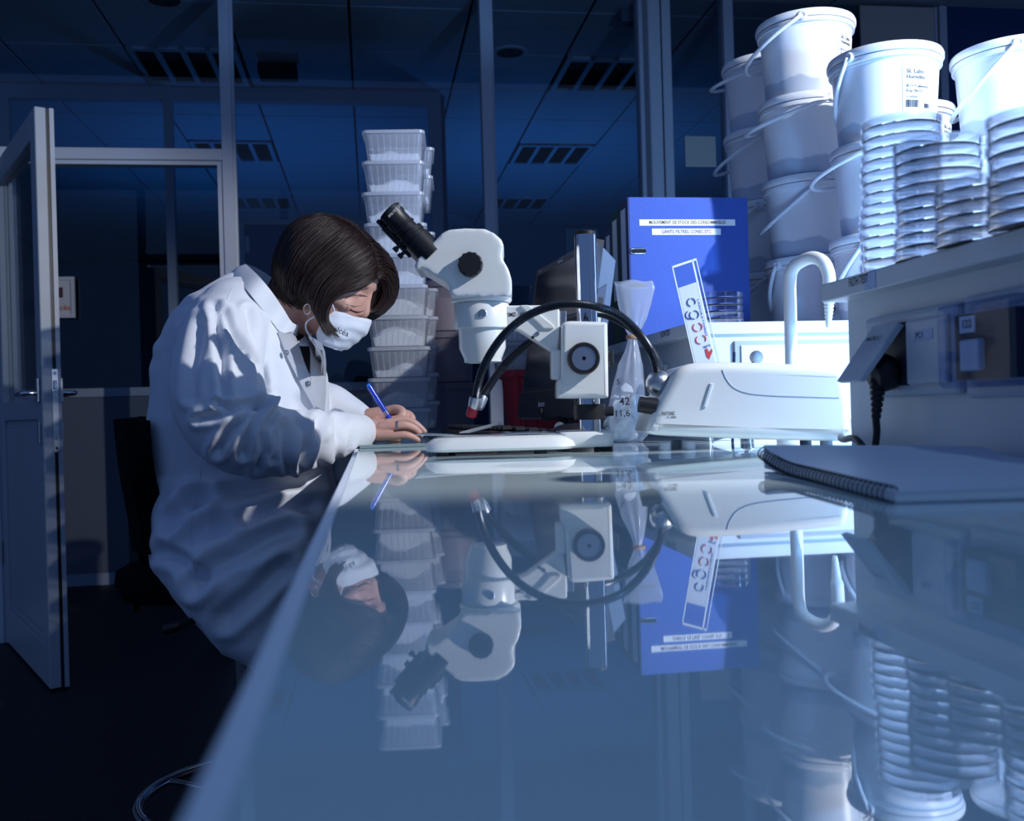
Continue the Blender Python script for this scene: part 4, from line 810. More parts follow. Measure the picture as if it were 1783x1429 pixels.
# keyboard, mouse, folded paper
kc = P(874, 765, 1.90); t = thing('keyboard', 'black keyboard lying on the bench before the computer screen', 'keyboard', (kc.x, kc.y, ZB)); t.rotation_euler = (0, 0, math.radians(100)); 
b = BM(); R_ = [rrect(0, 0, 0.40 - i, 0.14 - i, 0.012, z, 4) for (i, z) in ((0.0, 0.004), (0.0, 0.012), (0.004, 0.016))]; rings(b, R_); 
for v in b.verts: v.co.z += max(0.0, v.co.y + 0.07) * 0.10 if v.co.z > 0.005 else 0
obj('case', b, M['black_plastic'], t, world=False)
km = None
for r in range(5):
    nkey = 15
    for c in range(nkey):
        if km is None: ko = obj('key', bx(-0.0105, 0.0105, -0.0105, 0.0105, 0, 0.009, bev=0.0025, seg=1), M['black_plastic'], t, world=False); km = ko.data
        else: ko = bpy.data.objects.new('key', km); COL.objects.link(ko); ko.parent = t
        ko.location = (-0.178 + c * 0.0254, -0.048 + r * 0.0245, 0.0175 + (0.022 + r * 0.0245) * 0.10)
kc2 = P(1003, 760, 1.80); t = thing('computer_mouse', 'black computer mouse between the keyboard and the microscope base', 'mouse', (kc2.x, kc2.y, ZB)); b = BM(); R_ = []
for i in range(9):
    a = math.pi / 2 * i / 8; R_.append([Vector((kc2.x, kc2.y, ZB + 0.001 + 0.037 * math.sin(a))) + RT * (0.055 * max(0.02, math.cos(a) ** 0.6) * math.cos(2 * math.pi * j / 24)) + FW * (0.032 * max(0.02, math.cos(a) ** 0.6) * math.sin(2 * math.pi * j / 24)) for j in range(24)])
rings(b, R_); obj('shell', b, M['black_plastic'], t, smooth=True); b = BM(); lathe(b, [(0.010, -0.004), (0.010, 0.004)], kc2 * 1 + Vector((0, 0, ZB + 0.031 - kc2.z)) - RT * 0.03, FW, 16, True); obj('wheel', b, M['steel'], t)
pa = P(800, 752, 1.70); b = BM(); G = [[P(800 + 66 * j / 6, 752 - 17 * j / 6 + 6 * i / 2, 1.72 + 0.02 * i) for j in range(7)] for i in range(3)]; grid(b, G); bmesh.ops.solidify(b, geom=b.faces[:], thickness=0.001)
tag(obj('paper_strip', b, M['paper'], org=(pa.x, pa.y, pa.z)), 'curled white paper strip leaning over the keyboard', 'paper')
# headset cable and red crate behind
cr = P(886, 700, 2.62); t = thing('red_crate', 'red plastic crate on the bench behind the computer screen', 'crate', (cr.x + 0.09, cr.y, ZB)); M['red'] = mat('red_plastic', (0.36, 0.01, 0.03), 0.4)
b = BM(); x0, x1, y0, y1 = cr.x - 0.01, XS - 0.012, cr.y - 0.09, cr.y + 0.12
rings(b, [rrect((x0 + x1) / 2, (y0 + y1) / 2, x1 - x0 - i, y1 - y0 - i, 0.015, ZB + z, 4) for (i, z) in ((0.03, 0.001), (0.012, 0.15), (0.0, 0.152), (0.0, 0.17), (0.014, 0.17), (0.04, 0.006))]); obj('shell', b, M['red'], t, smooth=True, sharp=30)
for k in range(4): obj('rib', bx(x0 + 0.03 + k * 0.045, x0 + 0.036 + k * 0.045, y0 - 0.002, y0 + 0.016, ZB + 0.02, ZB + 0.15), M['red'], t)
obj('grip', bx(x0 + 0.04, x0 + 0.07, y0 - 0.006, y0 + 0.008, ZB + 0.10, ZB + 0.14, bev=0.004), M['red'], t)
b = BM(); tube(b, spline([P(942, 712, 1.98), P(950, 728, 1.98), P(985, 726, 2.0), P(1020, 720, 2.05)], 8), 0.004, 8); tag(obj('black_cable', b, M['black_plastic'], org=P(985, 726, 2.0)), 'thick black cable looping under the computer screen', 'cable')
# ================================================================ tubs of powder
M['tub'] = pane_mat('milky_tub', (0.90, 0.93, 0.97), 0.25, 1.4, 0.36, (0.88, 0.90, 0.95)); M['tub_lid'] = pane_mat('milky_lid', (0.9, 0.93, 0.97), 0.25, 1.4, 0.6, (0.85, 0.88, 0.94)); M['powder'] = mat('white_powder', (0.86, 0.86, 0.87), 0.95, bump=0.4, bscale=300)
TW = 0.150; TH = 0.0765
def tubbox(loc, label, seed, w=TW, dp=0.16, h=TH, group='clear tubs of white powder in the front stack'):
    t = thing('powder_tub', label, 'tub', loc, random.uniform(-0.03, 0.03) - YAW * 0.5, group)
    if 'tub' not in MESH:
        b = BM(); R_ = []
        for (i, z) in ((0.022, 0.0012), (0.018, 0.004), (0.004, h - 0.008), (0.0, h - 0.008), (0.0, h - 0.0045)): R_.append(rrect(0, 0, w - i, dp - i, 0.014, z, 4))
        V = rings(b, R_, True, False); b.faces.new(V[0]); bb = obj('shell', b, M['tub'], t, world=False, smooth=True, sharp=40); MESH['tub'] = bb.data
        b = BM(); rings(b, [rrect(0, 0, w + i, dp + i, 0.015, z, 4) for (i, z) in ((0.004, h - 0.0095), (0.006, h - 0.009), (0.006, h - 0.0015), (0.002, h - 0.0003))], True, False); R2 = rrect(0, 0, w + 0.002, dp + 0.002, 0.015, h - 0.0003, 4); b.faces.new([b.verts.new(p) for p in R2])
        MESH['lid'] = obj('lid', b, M['tub_lid'], t, world=False, smooth=True, sharp=40).data
        b = BM()
        for k in range(8):
            x = -w / 2 + 0.02 + k * (w - 0.04) / 7; z1 = h - 0.012
            for sy in (-1, 1):
                yb_ = sy * (dp / 2 - 0.0085); yt = sy * (dp / 2 - 0.0025)
                b.faces.new([b.verts.new(p) for p in ((x * 0.9 - 0.001, yb_, 0.008), (x * 0.9 + 0.001, yb_, 0.008), (x + 0.001, yt, z1), (x - 0.001, yt, z1))])
        rbo = obj('ribs', b, M['tub_lid'], t, world=False); rbo['kind'] = 'stuff'; MESH['ribs'] = rbo.data
    else:
        for nm, k in (('shell', 'tub'), ('lid', 'lid'), ('ribs', 'ribs')): o = bpy.data.objects.new(nm, MESH[k]); COL.objects.link(o); o.parent = t
        o['kind'] = 'stuff'
    b = BM(); G = []; ht = (0.25 + 0.35 * ((seed * 37 % 10) / 10)) * h; pk = ((seed * 53 % 10) / 10 - 0.5) * 0.5
    nx = 16
    def hh(u, v): return max(0.25 * h, min(h - 0.016, ht * 0.9 + 0.42 * h * (1 - min(1, ((u - pk) ** 2 * 1.1 + v * v * 0.5))) - 0.012 + 0.004 * noise.noise(Vector((u * 2.5, v * 2.5, seed)))))
    top = [[None] * (nx + 1) for _ in range(nx + 1)]; 
    for i in range(nx + 1):
        for j in range(nx + 1):
            u = -1 + 2 * j / nx; v = -1 + 2 * i / nx; z = hh(u, v); g = 0.0205 - 0.014 * (z / h); top[i][j] = Vector((u * (w / 2 - g / 1 + 0.004), v * (dp / 2 - g + 0.004), z))
    grid(b, top); per = [top[0][j] for j in range(nx + 1)] + [top[i][nx] for i in range(1, nx + 1)] + [top[nx][j] for j in range(nx - 1, -1, -1)] + [top[i][0] for i in range(nx - 1, 0, -1)]
    low_ = [Vector((p.x * 0.9, p.y * 0.9, 0.0025)) for p in per]; V = rings(b, [per, low_], True, False); b.faces.new(V[1]); bmesh.ops.remove_doubles(b, verts=b.verts[:], dist=1e-5)
    obj('powder', b, M['powder'], t, world=False, smooth=True, sharp=50)
MESH = {}
c1 = P(691, 400, 2.50); c2 = P(698, 400, 2.73)
N1, N2 = 10, 10
for k in range(N1): tubbox((c1.x + random.uniform(-0.003, 0.003), c1.y, ZB + 0.0004 + k * (TH + 0.0004)), 'clear tub of white powder, %s of the front stack' % ordn(k, N1), k + 1)
for k in range(N2):
    s = -1 if k in (7, 5) else 1
    tubbox((c2.x + (0.018 if s > 0 else -0.012) + random.uniform(-0.003, 0.003), c2.y, ZB + 0.02 + k * (TH + 0.0004)), 'clear tub of white powder, %s of the rear stack' % ordn(k, N2), k + 21, group='clear tubs of white powder in the rear stack')
rs_ = thing('riser_block', 'low grey block under the rear stack of powder tubs', 'block', (c2.x, c2.y, ZB)); obj('slab', bx(c2.x - 0.07, c2.x + 0.09, c2.y - 0.07, c2.y + 0.07, ZB + 0.0002, ZB + 0.0197, bev=0.003), M['panel_grey'], rs_)
# round tubs of powder
M['rtub'] = pane_mat('smoky_round_tub', (0.80, 0.78, 0.82), 0.3, 1.4, 0.6, (0.40, 0.37, 0.44)); M['rpowder'] = mat('grey_powder', (0.42, 0.36, 0.38), 0.95)
c3 = P(778, 600, 2.955); RH = 0.151
for k in range(3):
    t = thing('round_tub', 'large round tub of greyish powder, %s of the stack behind the objective' % ('bottom', 'middle', 'top')[k], 'tub', (c3.x, c3.y, ZB + 0.0004 + k * (RH + 0.0004)), 0, 'round tubs behind the microscope')
    obj('shell', lz([(0, 0.001), (0.070, 0.001), (0.074, 0.004), (0.080, RH - 0.016), (0.085, RH - 0.016), (0.085, RH - 0.004)], n=36), M['rtub'], t, world=False, smooth=True, sharp=40); obj('lid', lz([(0.0865, RH - 0.018), (0.0865, RH - 0.002), (0.084, RH), (0, RH)], n=36), M['rtub'], t, world=False, smooth=True, sharp=40)
    obj('powder', lz([(0, 0.004), (0.069, 0.004), (0.073, 0.075 + 0.012 * k), (0.04, 0.09), (0, 0.094)], n=30), M['rpowder'], t, world=False, smooth=True, sharp=40)
c4 = P(888, 600, 2.66)
for k in range(2): tubbox((c4.x + 0.03, c4.y + 0.01, ZB + 0.1705 + k * (TH + 0.0004)), 'clear tub of powder stacked on the red crate, %s of the two' % ('lower', 'upper')[k], k + 41, group='clear tubs on the red crate')
# ================================================================ spiral notebook at the right
A = Vector((0.372, 0.905, 0)); Bv = Vector((0.315, 0.565, 0)); wv2 = Vector((0.215, -0.03, 0)); t = thing('spiral_notebook', 'closed spiral-bound notebook with curled corner lying on the bench at right', 'notebook', (0.45, 0.72, ZB))
def nb(u, v, lift): # u along spiral A->B, v across
    curl = 0.016 * max(0, 1 - u / 0.35) ** 2 * (1 - 0.5 * v); p = A.lerp(Bv, u) + wv2 * v; p.z = ZB + lift + curl * (lift / 0.0074) + 0.0008 * (1 + math.sin(u * 5 + v * 2)) * (lift / 0.0074); return p
for (nm, l0, l1, m) in (('back_cover', 0.0006, 0.0014, 'cover'), ('pages', 0.0016, 0.0062, 'paper'), ('front_cover', 0.0064, 0.0074, 'cover')):
    if m == 'cover' and 'cover' not in M: M['cover'] = mat('blue_grey_cover', (0.62, 0.68, 0.80), 0.45)
    b = BM(); T_ = [[nb(i / 14, 0.02 + 0.98 * j / 8, l1) for j in range(9)] for i in range(15)]; B_ = [[nb(i / 14, 0.02 + 0.98 * j / 8, l0) for j in range(9)] for i in range(15)]
    grid(b, T_); grid(b, [r[::-1] for r in B_])
    for (r0, r1) in ((T_[0], B_[0]), (T_[-1], B_[-1]), ([r[0] for r in T_], [r[0] for r in B_]), ([r[-1] for r in T_], [r[-1] for r in B_])): grid(b, [r0, r1])
    bmesh.ops.remove_doubles(b, verts=b.verts[:], dist=1e-6); obj(nm, b, M[m], t)
b = BM(); pts = []
for i in range(0, 36 * 10 + 1):
    u = i / 360; a = 2 * math.pi * i / 10; c = nb(u, 0.018, 0.0050); n_ = Vector((math.cos(a), 0, math.sin(a))); pts.append(c + Vector((math.cos(a) * 0.0065, 0, max(math.sin(a) * 0.0060, -0.0040))))
tube(b, pts, 0.0007, 5); obj('spiral_binding', b, M['black_plastic'], t, smooth=True)
# ================================================================ lab chair
M['chair_plastic'] = M['black_plastic']
ck = lambda x, y: (180 + x / 3.177, 700 + y / 3.177)
SD = 1.93; sc = P(345, 1010, SD); t = thing('lab_chair', 'high black lab chair with chrome column and foot ring under the woman', 'chair', (sc.x + 0.0, sc.y, 0))
SZ = P(300, 985, SD).z + 0.035; 
R_ = []; scx = P(425, 1100, SD).x - 0.005; scy = sc.y + 0.01
for (w_, z) in ((0.30, -0.075), (0.40, -0.065), (0.43, -0.035), (0.425, -0.01), (0.38, 0.0)): R_.append(rrect(scx - 0.03, scy + 0.02, w_ * 0.90, w_ * 0.86, 0.10, SZ - 0.02 + z, 6))
b = BM(); rings(b, R_); obj('seat', b, M['black_fabric'], t, smooth=True, sharp=60)
# backrest stands at the -X side, seen edge-on and a little from inside
b = BM(); G = []
bk_t, bk_b = P(184, 730, SD - 0.17), P(222, 965, SD - 0.15)
for i in range(9):
    f_ = i / 8; x = bk_t.x + (bk_b.x - bk_t.x) * f_; z = bk_t.z + (bk_b.z - bk_t.z) * f_; wd_ = 0.40 * (0.86 + 0.14 * math.sin(math.pi * min(1, f_ * 1.4)))
    G.append([Vector((x - 0.02 + 0.055 * (abs(j - 4) / 4) ** 2 * 1.0, scy - wd_ / 2 + wd_ * j / 8, z)) for j in range(9)])
grid(b, G); bmesh.ops.recalc_face_normals(b, faces=b.faces[:]); bmesh.ops.solidify(b, geom=b.faces[:], thickness=0.045); obj('backrest', b, M['black_fabric'], t, smooth=True, sharp=70)
obj('back_bracket', bx(bk_b.x - 0.02, scx - 0.05, scy - 0.03, scy + 0.03, SZ - 0.115, SZ - 0.10), M['black_plastic'], t); obj('back_upright', bx(bk_b.x - 0.025, bk_b.x - 0.008, scy - 0.03, scy + 0.03, SZ - 0.115, SZ + 0.14), M['black_plastic'], t)
lv = BM(); tube(lv, spline([P(360, 1075, SD - 0.15), P(330, 1082, SD - 0.2), P(308, 1090, SD - 0.22), P(283, 1097, SD - 0.23)], 6), lambda i, t_: 0.004 + 0.006 * min(1, t_ * 1.5) * (1 if t_ < 0.95 else 0.6), 8); obj('lever', lv, M['black_plastic'], t, smooth=True)
obj('column', lz([(0.0, 0.06), (0.028, 0.06), (0.028, 0.36), (0.018, 0.361), (0.018, SZ - 0.09), (0, SZ - 0.09)], (scx, scy, 0), n=28), M['chrome'], t, smooth=True, sharp=40)
rz_ = 0.215; ring_ = [Vector((scx + 0.205 * math.cos(2 * math.pi * k / 48), scy + 0.205 * math.sin(2 * math.pi * k / 48), rz_)) for k in range(48)]
b = BM(); tube(b, ring_, 0.011, 10, closed=True); fr_ = obj('foot_ring', b, M['chrome'], t, smooth=True)
for k in range(3):
    a = 2 * math.pi * k / 3 + 0.5; b = BM(); cyl(b, Vector((scx, scy, rz_ - 0.01)), Vector((scx + 0.2 * math.cos(a), scy + 0.2 * math.sin(a), rz_)), 0.007, n=10); obj('ring_spoke', b, M['chrome'], fr_, smooth=True)
for k in range(5):
    a = 2 * math.pi * k / 5 + 0.2; e_ = Vector((scx + 0.27 * math.cos(a), scy + 0.27 * math.sin(a), 0.05)); b = BM(); tube(b, [Vector((scx, scy, 0.085)), Vector((scx + 0.1 * math.cos(a), scy + 0.1 * math.sin(a), 0.08)), e_], lambda i, t_: 0.022 - 0.008 * t_, 8); lg = obj('base_arm', b, M['black_plastic'], t, smooth=True)
    obj('glide', lz([(0, 0), (0.022, 0), (0.022, 0.01), (0.01, 0.045), (0, 0.045)], (e_.x, e_.y, 0), n=14), M['black_plastic'], lg, smooth=True, sharp=40)
# ================================================================ the woman at the bench
from mathutils.bvhtree import BVHTree
D0 = 1.93
M['skin'] = mat('skin', (0.60, 0.34, 0.27), 0.48, bump=0.06, bscale=500, sub=0.15, var=0.06, vscale=60)
M['coat'] = mat('white_cotton', (0.76, 0.78, 0.83), 0.85, bump=0.12, bscale=1200, sheen=0.15)
M['hair'] = mat('dark_brown_hair', (0.020, 0.009, 0.007), 0.36, bump=0.3, bscale=900, var=0.4, vscale=80)
M['hair'].node_tree.nodes['Principled BSDF'].inputs['Anisotropic'].default_value = 0.5
M['mask'] = mat('white_mask_cloth', (0.72, 0.76, 0.84), 0.85, bump=0.3, bscale=300)
M['shirt'] = mat('black_shirt', (0.008, 0.009, 0.014), 0.85)
wb = P(415, 1050, 1.95)
wm = thing('person', 'person in white lab coat and face mask leaning over to write', 'person', (wb.x, wb.y, SZ - 0.02))
def chain(bm, pts, n=14, sub=5):
    """round-ended tapered tube through (point, radius) pairs"""
    c = spline([p for p, r in pts], sub); rr = []
    for i in range(len(pts) - 1):
        for s in range(sub): rr.append(pts[i][1] + (pts[i + 1][1] - pts[i][1]) * s / sub)
    rr.append(pts[-1][1]); d0 = (c[0] - c[1]).normalized(); d1 = (c[-1] - c[-2]).normalized(); C_, Rr = [], []
    for a in (80, 60, 35): C_.append(c[0] + d0 * rr[0] * math.sin(math.radians(a))); Rr.append(rr[0] * math.cos(math.radians(a)))
    C_ += c; Rr += rr
    for a in (35, 60, 80): C_.append(c[-1] + d1 * rr[-1] * math.sin(math.radians(a))); Rr.append(rr[-1] * math.cos(math.radians(a)))
    tube(bm, C_, lambda i, t: Rr[i], n); return bm
def ch(bm, L, **k): return chain(bm, [(P(x, y, d), r) for (x, y, d, r) in L], **k)
# ---- head frame
PT = math.radians(28); Hc = P(578, 486, D0)
TURN = math.radians(7); f0_ = RT * math.cos(TURN) - FW * math.sin(TURN)
hf = f0_ * math.cos(PT) - UP * math.sin(PT); hu = f0_ * math.sin(PT) + UP * math.cos(PT); hs = hu.cross(hf).normalized(); hs = hs if hs.dot(FW) < 0 else -hs
def H(x, y, z): return Hc + hf * x + hs * y + hu * z
b = BM(); R_ = []
for (z, xf, xb, hw) in ((-.119, .064, .030, .016), (-.113, .078, .012, .030), (-.10, .085, -.018, .043), (-.085, .086, -.04, .053), (-.065, .0845, -.056, .060), (-.045, .0845, -.068, .064), (-.03, .086, -.078, .067), (-.012, .085, -.087, .070), (.004, .084, -.092, .072), (.02, .086, -.092, .072), (.04, .083, -.092, .072), (.06, .074, -.089, .069), (.078, .058, -.081, .061), (.091, .040, -.069, .050), (.101, .016, -.050, .035), (.106, -.006, -.032, .016)):
    rr = []
    for j in range(48):
        a = 2 * math.pi * j / 48; cx = (xf + xb) / 2; hx_ = (xf - xb) / 2; ca_, sa_ = math.cos(a), math.sin(a)
        x = cx + hx_ * math.copysign(abs(ca_) ** 0.85, ca_); y = hw * math.copysign(abs(sa_) ** 0.9, sa_)
        if x > 0.03: x -= 0.010 * math.exp(-((abs(y) - 0.033) / 0.014) ** 2 - ((z - 0.002) / 0.013) ** 2)
        rr.append(H(x, y, z))
    R_.append(rr)
rings(b, R_)
def hch(L, **k): return chain(b, [(H(x, y, z), r) for (x, y, z, r) in L], **k)
hch([(.078, 0, .016, .007), (.084, 0, -.008, .007), (.0895, 0, -.030, .0092), (.086, 0, -.038, .008)])
for s in (-1, 1):
    hch([(.080, s * .010, -.036, .0075), (.078, s * .014, -.036, .008)]); hch([(.060, s * .034, -.002, .0125), (.0625, s * .034, -.003, .0125)])
    hch([(.074, s * .012, .017, .008), (.074, s * .032, .021, .008), (.060, s * .05, .016, .008)]); hch([(.058, s * .044, -.030, .017), (.03, s * .055, -.028, .015)])
    ec = H(-.030, s * .072, -.030); ex = (hf * 0.85 + hs * s * 0.3).normalized()
    chain(b, [(ec + hu * (.030 * math.sin(t_)) - ex * (.016 * math.cos(t_)) + hs * s * .008, .0042) for t_ in [math.radians(a) for a in (-70, -40, 0, 40, 80, 120, 150)]], n=8, sub=3)
    chain(b, [(ec + hu * .018, .006), (ec, .008), (ec - hu * .026, .0072)], n=8, sub=3); chain(b, [(ec - hu * .027 + ex * .004 + hs * s * .004, .0065), (ec - hu * .032 + hs * s * .005, .0055)], n=8, sub=2)
# neck, inner trunk, arms, hands
chain(b, [(H(-.035, 0, -.035), .058), (H(-.045, 0, -.085), .056), (P(495, 562, 1.945), .058), (P(455, 585, 1.95), .075), (P(430, 640, 1.95), .12), (P(415, 760, 1.95), .135), (P(415, 900, 1.95), .145), (P(430, 985, 1.95), .14)], n=24)
for sd, dk in ((-1, 1.86), (1, 2.06)): chain(b, [(P(420, 985, dk), .085), (P(540, 1010, dk), .078), (P(610, 1075, dk), .06), (P(590, 1250, dk), .05), (P(560, 1390, dk), .04)], n=16)
HD = 1.965
ch(b, [(410, 560, 1.83, .062), (388, 640, 1.72, .05), (405, 735, 1.675, .045), (470, 765, 1.72, .042), (560, 756, 1.83, .034), (622, 749, HD, .024)], n=18)
ch(b, [(628, 757, HD - .004, .0150), (650, 757, HD - .006, .0150), (674, 757, HD - .012, .0125)]); ch(b, [(628, 745, HD + .004, .0170), (650, 743, HD + .004, .0165), (676, 744, HD, .0130)]); ch(b, [(640, 740, HD + .022, .014), (676, 737, HD + .022, .012)])
ch(b, [(664, 744, HD - .008, .0115), (688, 742, HD - .014, .0092), (706, 740, HD - .014, .0088), (722, 746, HD - .008, .0078), (733, 757, HD - .004, .0062)], n=16)
ch(b, [(662, 759, HD - .014, .0110), (685, 759, HD - .024, .0086), (705, 757, HD - .026, .0080), (719, 761, HD - .022, .0068), (728, 766, HD - .020, .0054)], n=16)
ch(b, [(674, 737, HD + .016, .0100), (702, 731, HD + .020, .0086), (722, 737, HD + .022, .0078), (739, 751, HD + .024, .0060)], n=16)
ch(b, [(672, 738, HD + .034, .0096), (696, 740, HD + .036, .0092), (714, 748, HD + .038, .008), (724, 757, HD + .04, .0066)]); ch(b, [(646, 754, HD + .03, .0115), (672, 760, HD + .04, .0100), (694, 763, HD + .044, .0080)])
# far (writing) hand
ch(b, [(500, 600, 2.07, .055), (530, 690, 2.11, .046), (585, 722, 2.08, .038), (628, 733, 2.045, .025)], n=16)
ch(b, [(628, 733, 2.04, .0220), (650, 727, 2.035, .0215), (670, 722, 2.03, .0180)]); ch(b, [(640, 742, 2.035, .016), (690, 745, 2.04, .014)])
ch(b, [(672, 717, 2.028, .0115), (690, 713, 2.018, .0110), (701, 719, 2.004, .0104), (695, 729, 1.996, .0094), (682, 731, 1.992, .0084)], n=16)
ch(b, [(684, 722, 2.035, .0115), (708, 722, 2.022, .0108), (716, 731, 2.010, .0100), (708, 740, 2.008, .0088), (698, 741, 2.008, .008)], n=16)
ch(b, [(690, 735, 2.04, .0105), (713, 739, 2.034, .0100), (712, 751, 2.026, .009), (700, 752, 2.02, .008)]); ch(b, [(652, 737, 2.010, .0120), (667, 737, 1.998, .0108), (680, 731, 1.990, .0088)])
body = remesh('body', b, M['skin'], wm, 0.0020, 3, 0.5)
# ---- eye detail, brow, earring, ring
bmb = BVHTree.FromPolygons([v.co + ORG[wm.name] for v in body.data.vertices], [list(p.vertices) for p in body.data.polygons])
def castb(x, y, off=0.0006):
    r = ray(x, y).normalized(); h = bmb.ray_cast(CAM, r); return (h[0] if h[0] is not None else P(x, y, 1.87)) - r * off
M['brow'] = mat('brow_hair', (0.16, 0.08, 0.07), 0.8)
for (nm, L, r0, m) in (('eyelashes', [(605, 535), (612, 540), (620, 543), (628, 543), (633, 540)], 0.0013, 'hair'), ('eyelid_crease', [(603, 530), (612, 532), (622, 533), (631, 531)], 0.0005, 'brow'), ('eyebrow', [(601, 520), (612, 515), (626, 513), (640, 516)], 0.0013, 'brow')):
    b = BM(); tube(b, spline([castb(x, y) for x, y in L], 5), lambda i, t: r0 * (0.3 + 0.7 * math.sin(math.pi * min(1, 0.1 + t * 0.9))), 6); obj(nm, b, M[m], wm, smooth=True)
eq = P(535, 538, 1.845); u_ = (RT * 0.85 - FW * 0.5).normalized(); b = BM(); tube(b, [eq + u_ * (.0085 * math.cos(2 * math.pi * k / 24)) + UP * (.0095 * math.sin(2 * math.pi * k / 24)) for k in range(24)], .0008, 6, closed=True); obj('earring', b, M['chrome'], wm, smooth=True)
rg0, rg1 = P(690, 741.7, HD - .014), P(696, 741.2, HD - .014); obj('finger_ring', lz([(.0092, 0), (.0103, 0.0006), (.0103, 0.0042), (.0092, 0.0048)], rg0, rg1 - rg0, 24), M['steel'], wm, smooth=True, sharp=40)
# ---- coat
b = BM(); R_ = []
for (y, xl, xr, d, hd) in ((476, 410, 432, 1.96, .035), (488, 394, 446, 1.955, .075), (504, 374, 460, 1.95, .115), (525, 347, 478, 1.945, .150), (555, 319, 502, 1.945, .172), (580, 306, 526, 1.94, .180), (605, 295, 554, 1.94, .182), (650, 282, 566, 1.94, .18), (700, 268, 570, 1.94, .175), (760, 254, 570, 1.94, .175), (820, 248, 574, 1.94, .18), (850, 254, 584, 1.94, .196), (890, 268, 598, 1.94, .218), (930, 280, 610, 1.94, .238), (985, 296, 622, 1.94, .250), (1030, 327, 628, 1.94, .250), (1080, 376, 630, 1.94, .243), (1128, 442, 630, 1.94, .225), (1150, 478, 628, 1.94, .20)):
    A_ = P(xl, y, d); B_ = P(xr, y, d); c = (A_ + B_) / 2; a = (B_ - A_).length / 2; rr = []
    for j in range(48):
        an = 2 * math.pi * j / 48; ca_, sa_ = math.cos(an), math.sin(an); rr.append(c + (B_ - A_).normalized() * (a * math.copysign(abs(ca_) ** 0.9, ca_)) + FW * (hd * math.copysign(abs(sa_) ** 0.9, sa_)))
    R_.append(rr)
rings(b, R_)
ARM = [(412, 545, 1.845, .070), (390, 590, 1.775, .076), (378, 645, 1.715, .080), (385, 705, 1.675, .081), (418, 752, 1.665, .073), (470, 768, 1.70, .063), (530, 766, 1.77, .055), (585, 757, 1.86, .046), (622, 750, 1.945, .037), (628, 749, 1.958, .033)]
ch(b, ARM, n=28, sub=6); ch(b, [(470, 570, 2.03, .075), (490, 640, 2.09, .075), (530, 695, 2.11, .064), (585, 717, 2.08, .052), (625, 730, 2.045, .037), (632, 732, 2.04, .033)], n=24, sub=6)
coat = remesh('lab_coat', b, M['coat'], wm, 0.0042, 8, 0.5)
o0 = ORG[wm.name]
def sst(a, b_, x): t_ = min(1, max(0, (x - a) / (b_ - a))); return t_ * t_ * (3 - 2 * t_)
def ridge(n_): return 1 - 2 * abs(n_)
me = coat.data; nv_ = [v.normal.copy() for v in me.vertices]
IEL = (462, 706)
# fold lines: (arm only, half width px, depth m, points)
CR = [(1, 7, .011, [(377, 535), (381, 574), (387, 630), (391, 689)]), (1, 6, .009, [(391, 541), (401, 574), (423, 605), (446, 633), (458, 692)]), (1, 6, .007, [(429, 541), (443, 580), (454, 619), (460, 664)]), (1, 9, .008, [(352, 565), (338, 640), (334, 690)]),
      (1, 6, .012, [(458, 704), (423, 706), (396, 713), (380, 706)]), (1, 6, .010, [(346, 732), (384, 724), (423, 716), (452, 708)]), (1, 7, .011, [(378, 785), (399, 752), (429, 727), (457, 709)]), (1, 6, .010, [(421, 792), (431, 755), (446, 731), (458, 714)]),
      (1, 6, .009, [(448, 818), (461, 790), (458, 756), (470, 725)]), (1, 7, .008, [(500, 815), (495, 790), (492, 745)]), (1, 6, .007, [(524, 812), (531, 778), (524, 735)]), (1, 6, .006, [(556, 806), (561, 772), (552, 730)]), (1, 5, .005, [(586, 798), (590, 765), (584, 730)]), (1, 6, .006, [(475, 800), (478, 770), (474, 740)]),
      (0, 12, 0.0170, [(337, 870), (381, 867), (419, 851), (463, 842), (540, 838)]), (0, 13, 0.0187, [(344, 1018), (394, 974), (447, 949), (500, 925)]), (0, 13, 0.0170, [(395, 1075), (447, 1030), (490, 990)]), (0, 12, 0.0170, [(268, 810), (310, 795), (350, 778)]),
      (0, 11, 0.0136, [(291, 630), (297, 700), (318, 745)]), (0, 12, 0.0153, [(300, 905), (340, 880), (360, 850)]), (0, 12, 0.0136, [(290, 960), (330, 985), (350, 1010)]), (0, 11, 0.0119, [(430, 905), (480, 890), (540, 880)]), (0, 10, 0.0136, [(520, 700), (535, 740), (540, 790)]), (0, 10, 0.0119, [(330, 545), (310, 600), (300, 650)]),
      (0, 11, 0.0119, [(505, 640), (515, 700), (520, 760)])]
def dseg(x, y, pts):
    best = 1e9; side = 1
    for (x0, y0_), (x1, y1_) in zip(pts, pts[1:]):
        ex, ey = x1 - x0, y1_ - y0_; t_ = ((x - x0) * ex + (y - y0_) * ey) / (ex * ex + ey * ey); tc_ = min(1, max(0, t_)); qx, qy = x - x0 - ex * tc_, y - y0_ - ey * tc_; d_ = math.hypot(qx, qy)
        if d_ < best: best = d_
    return best
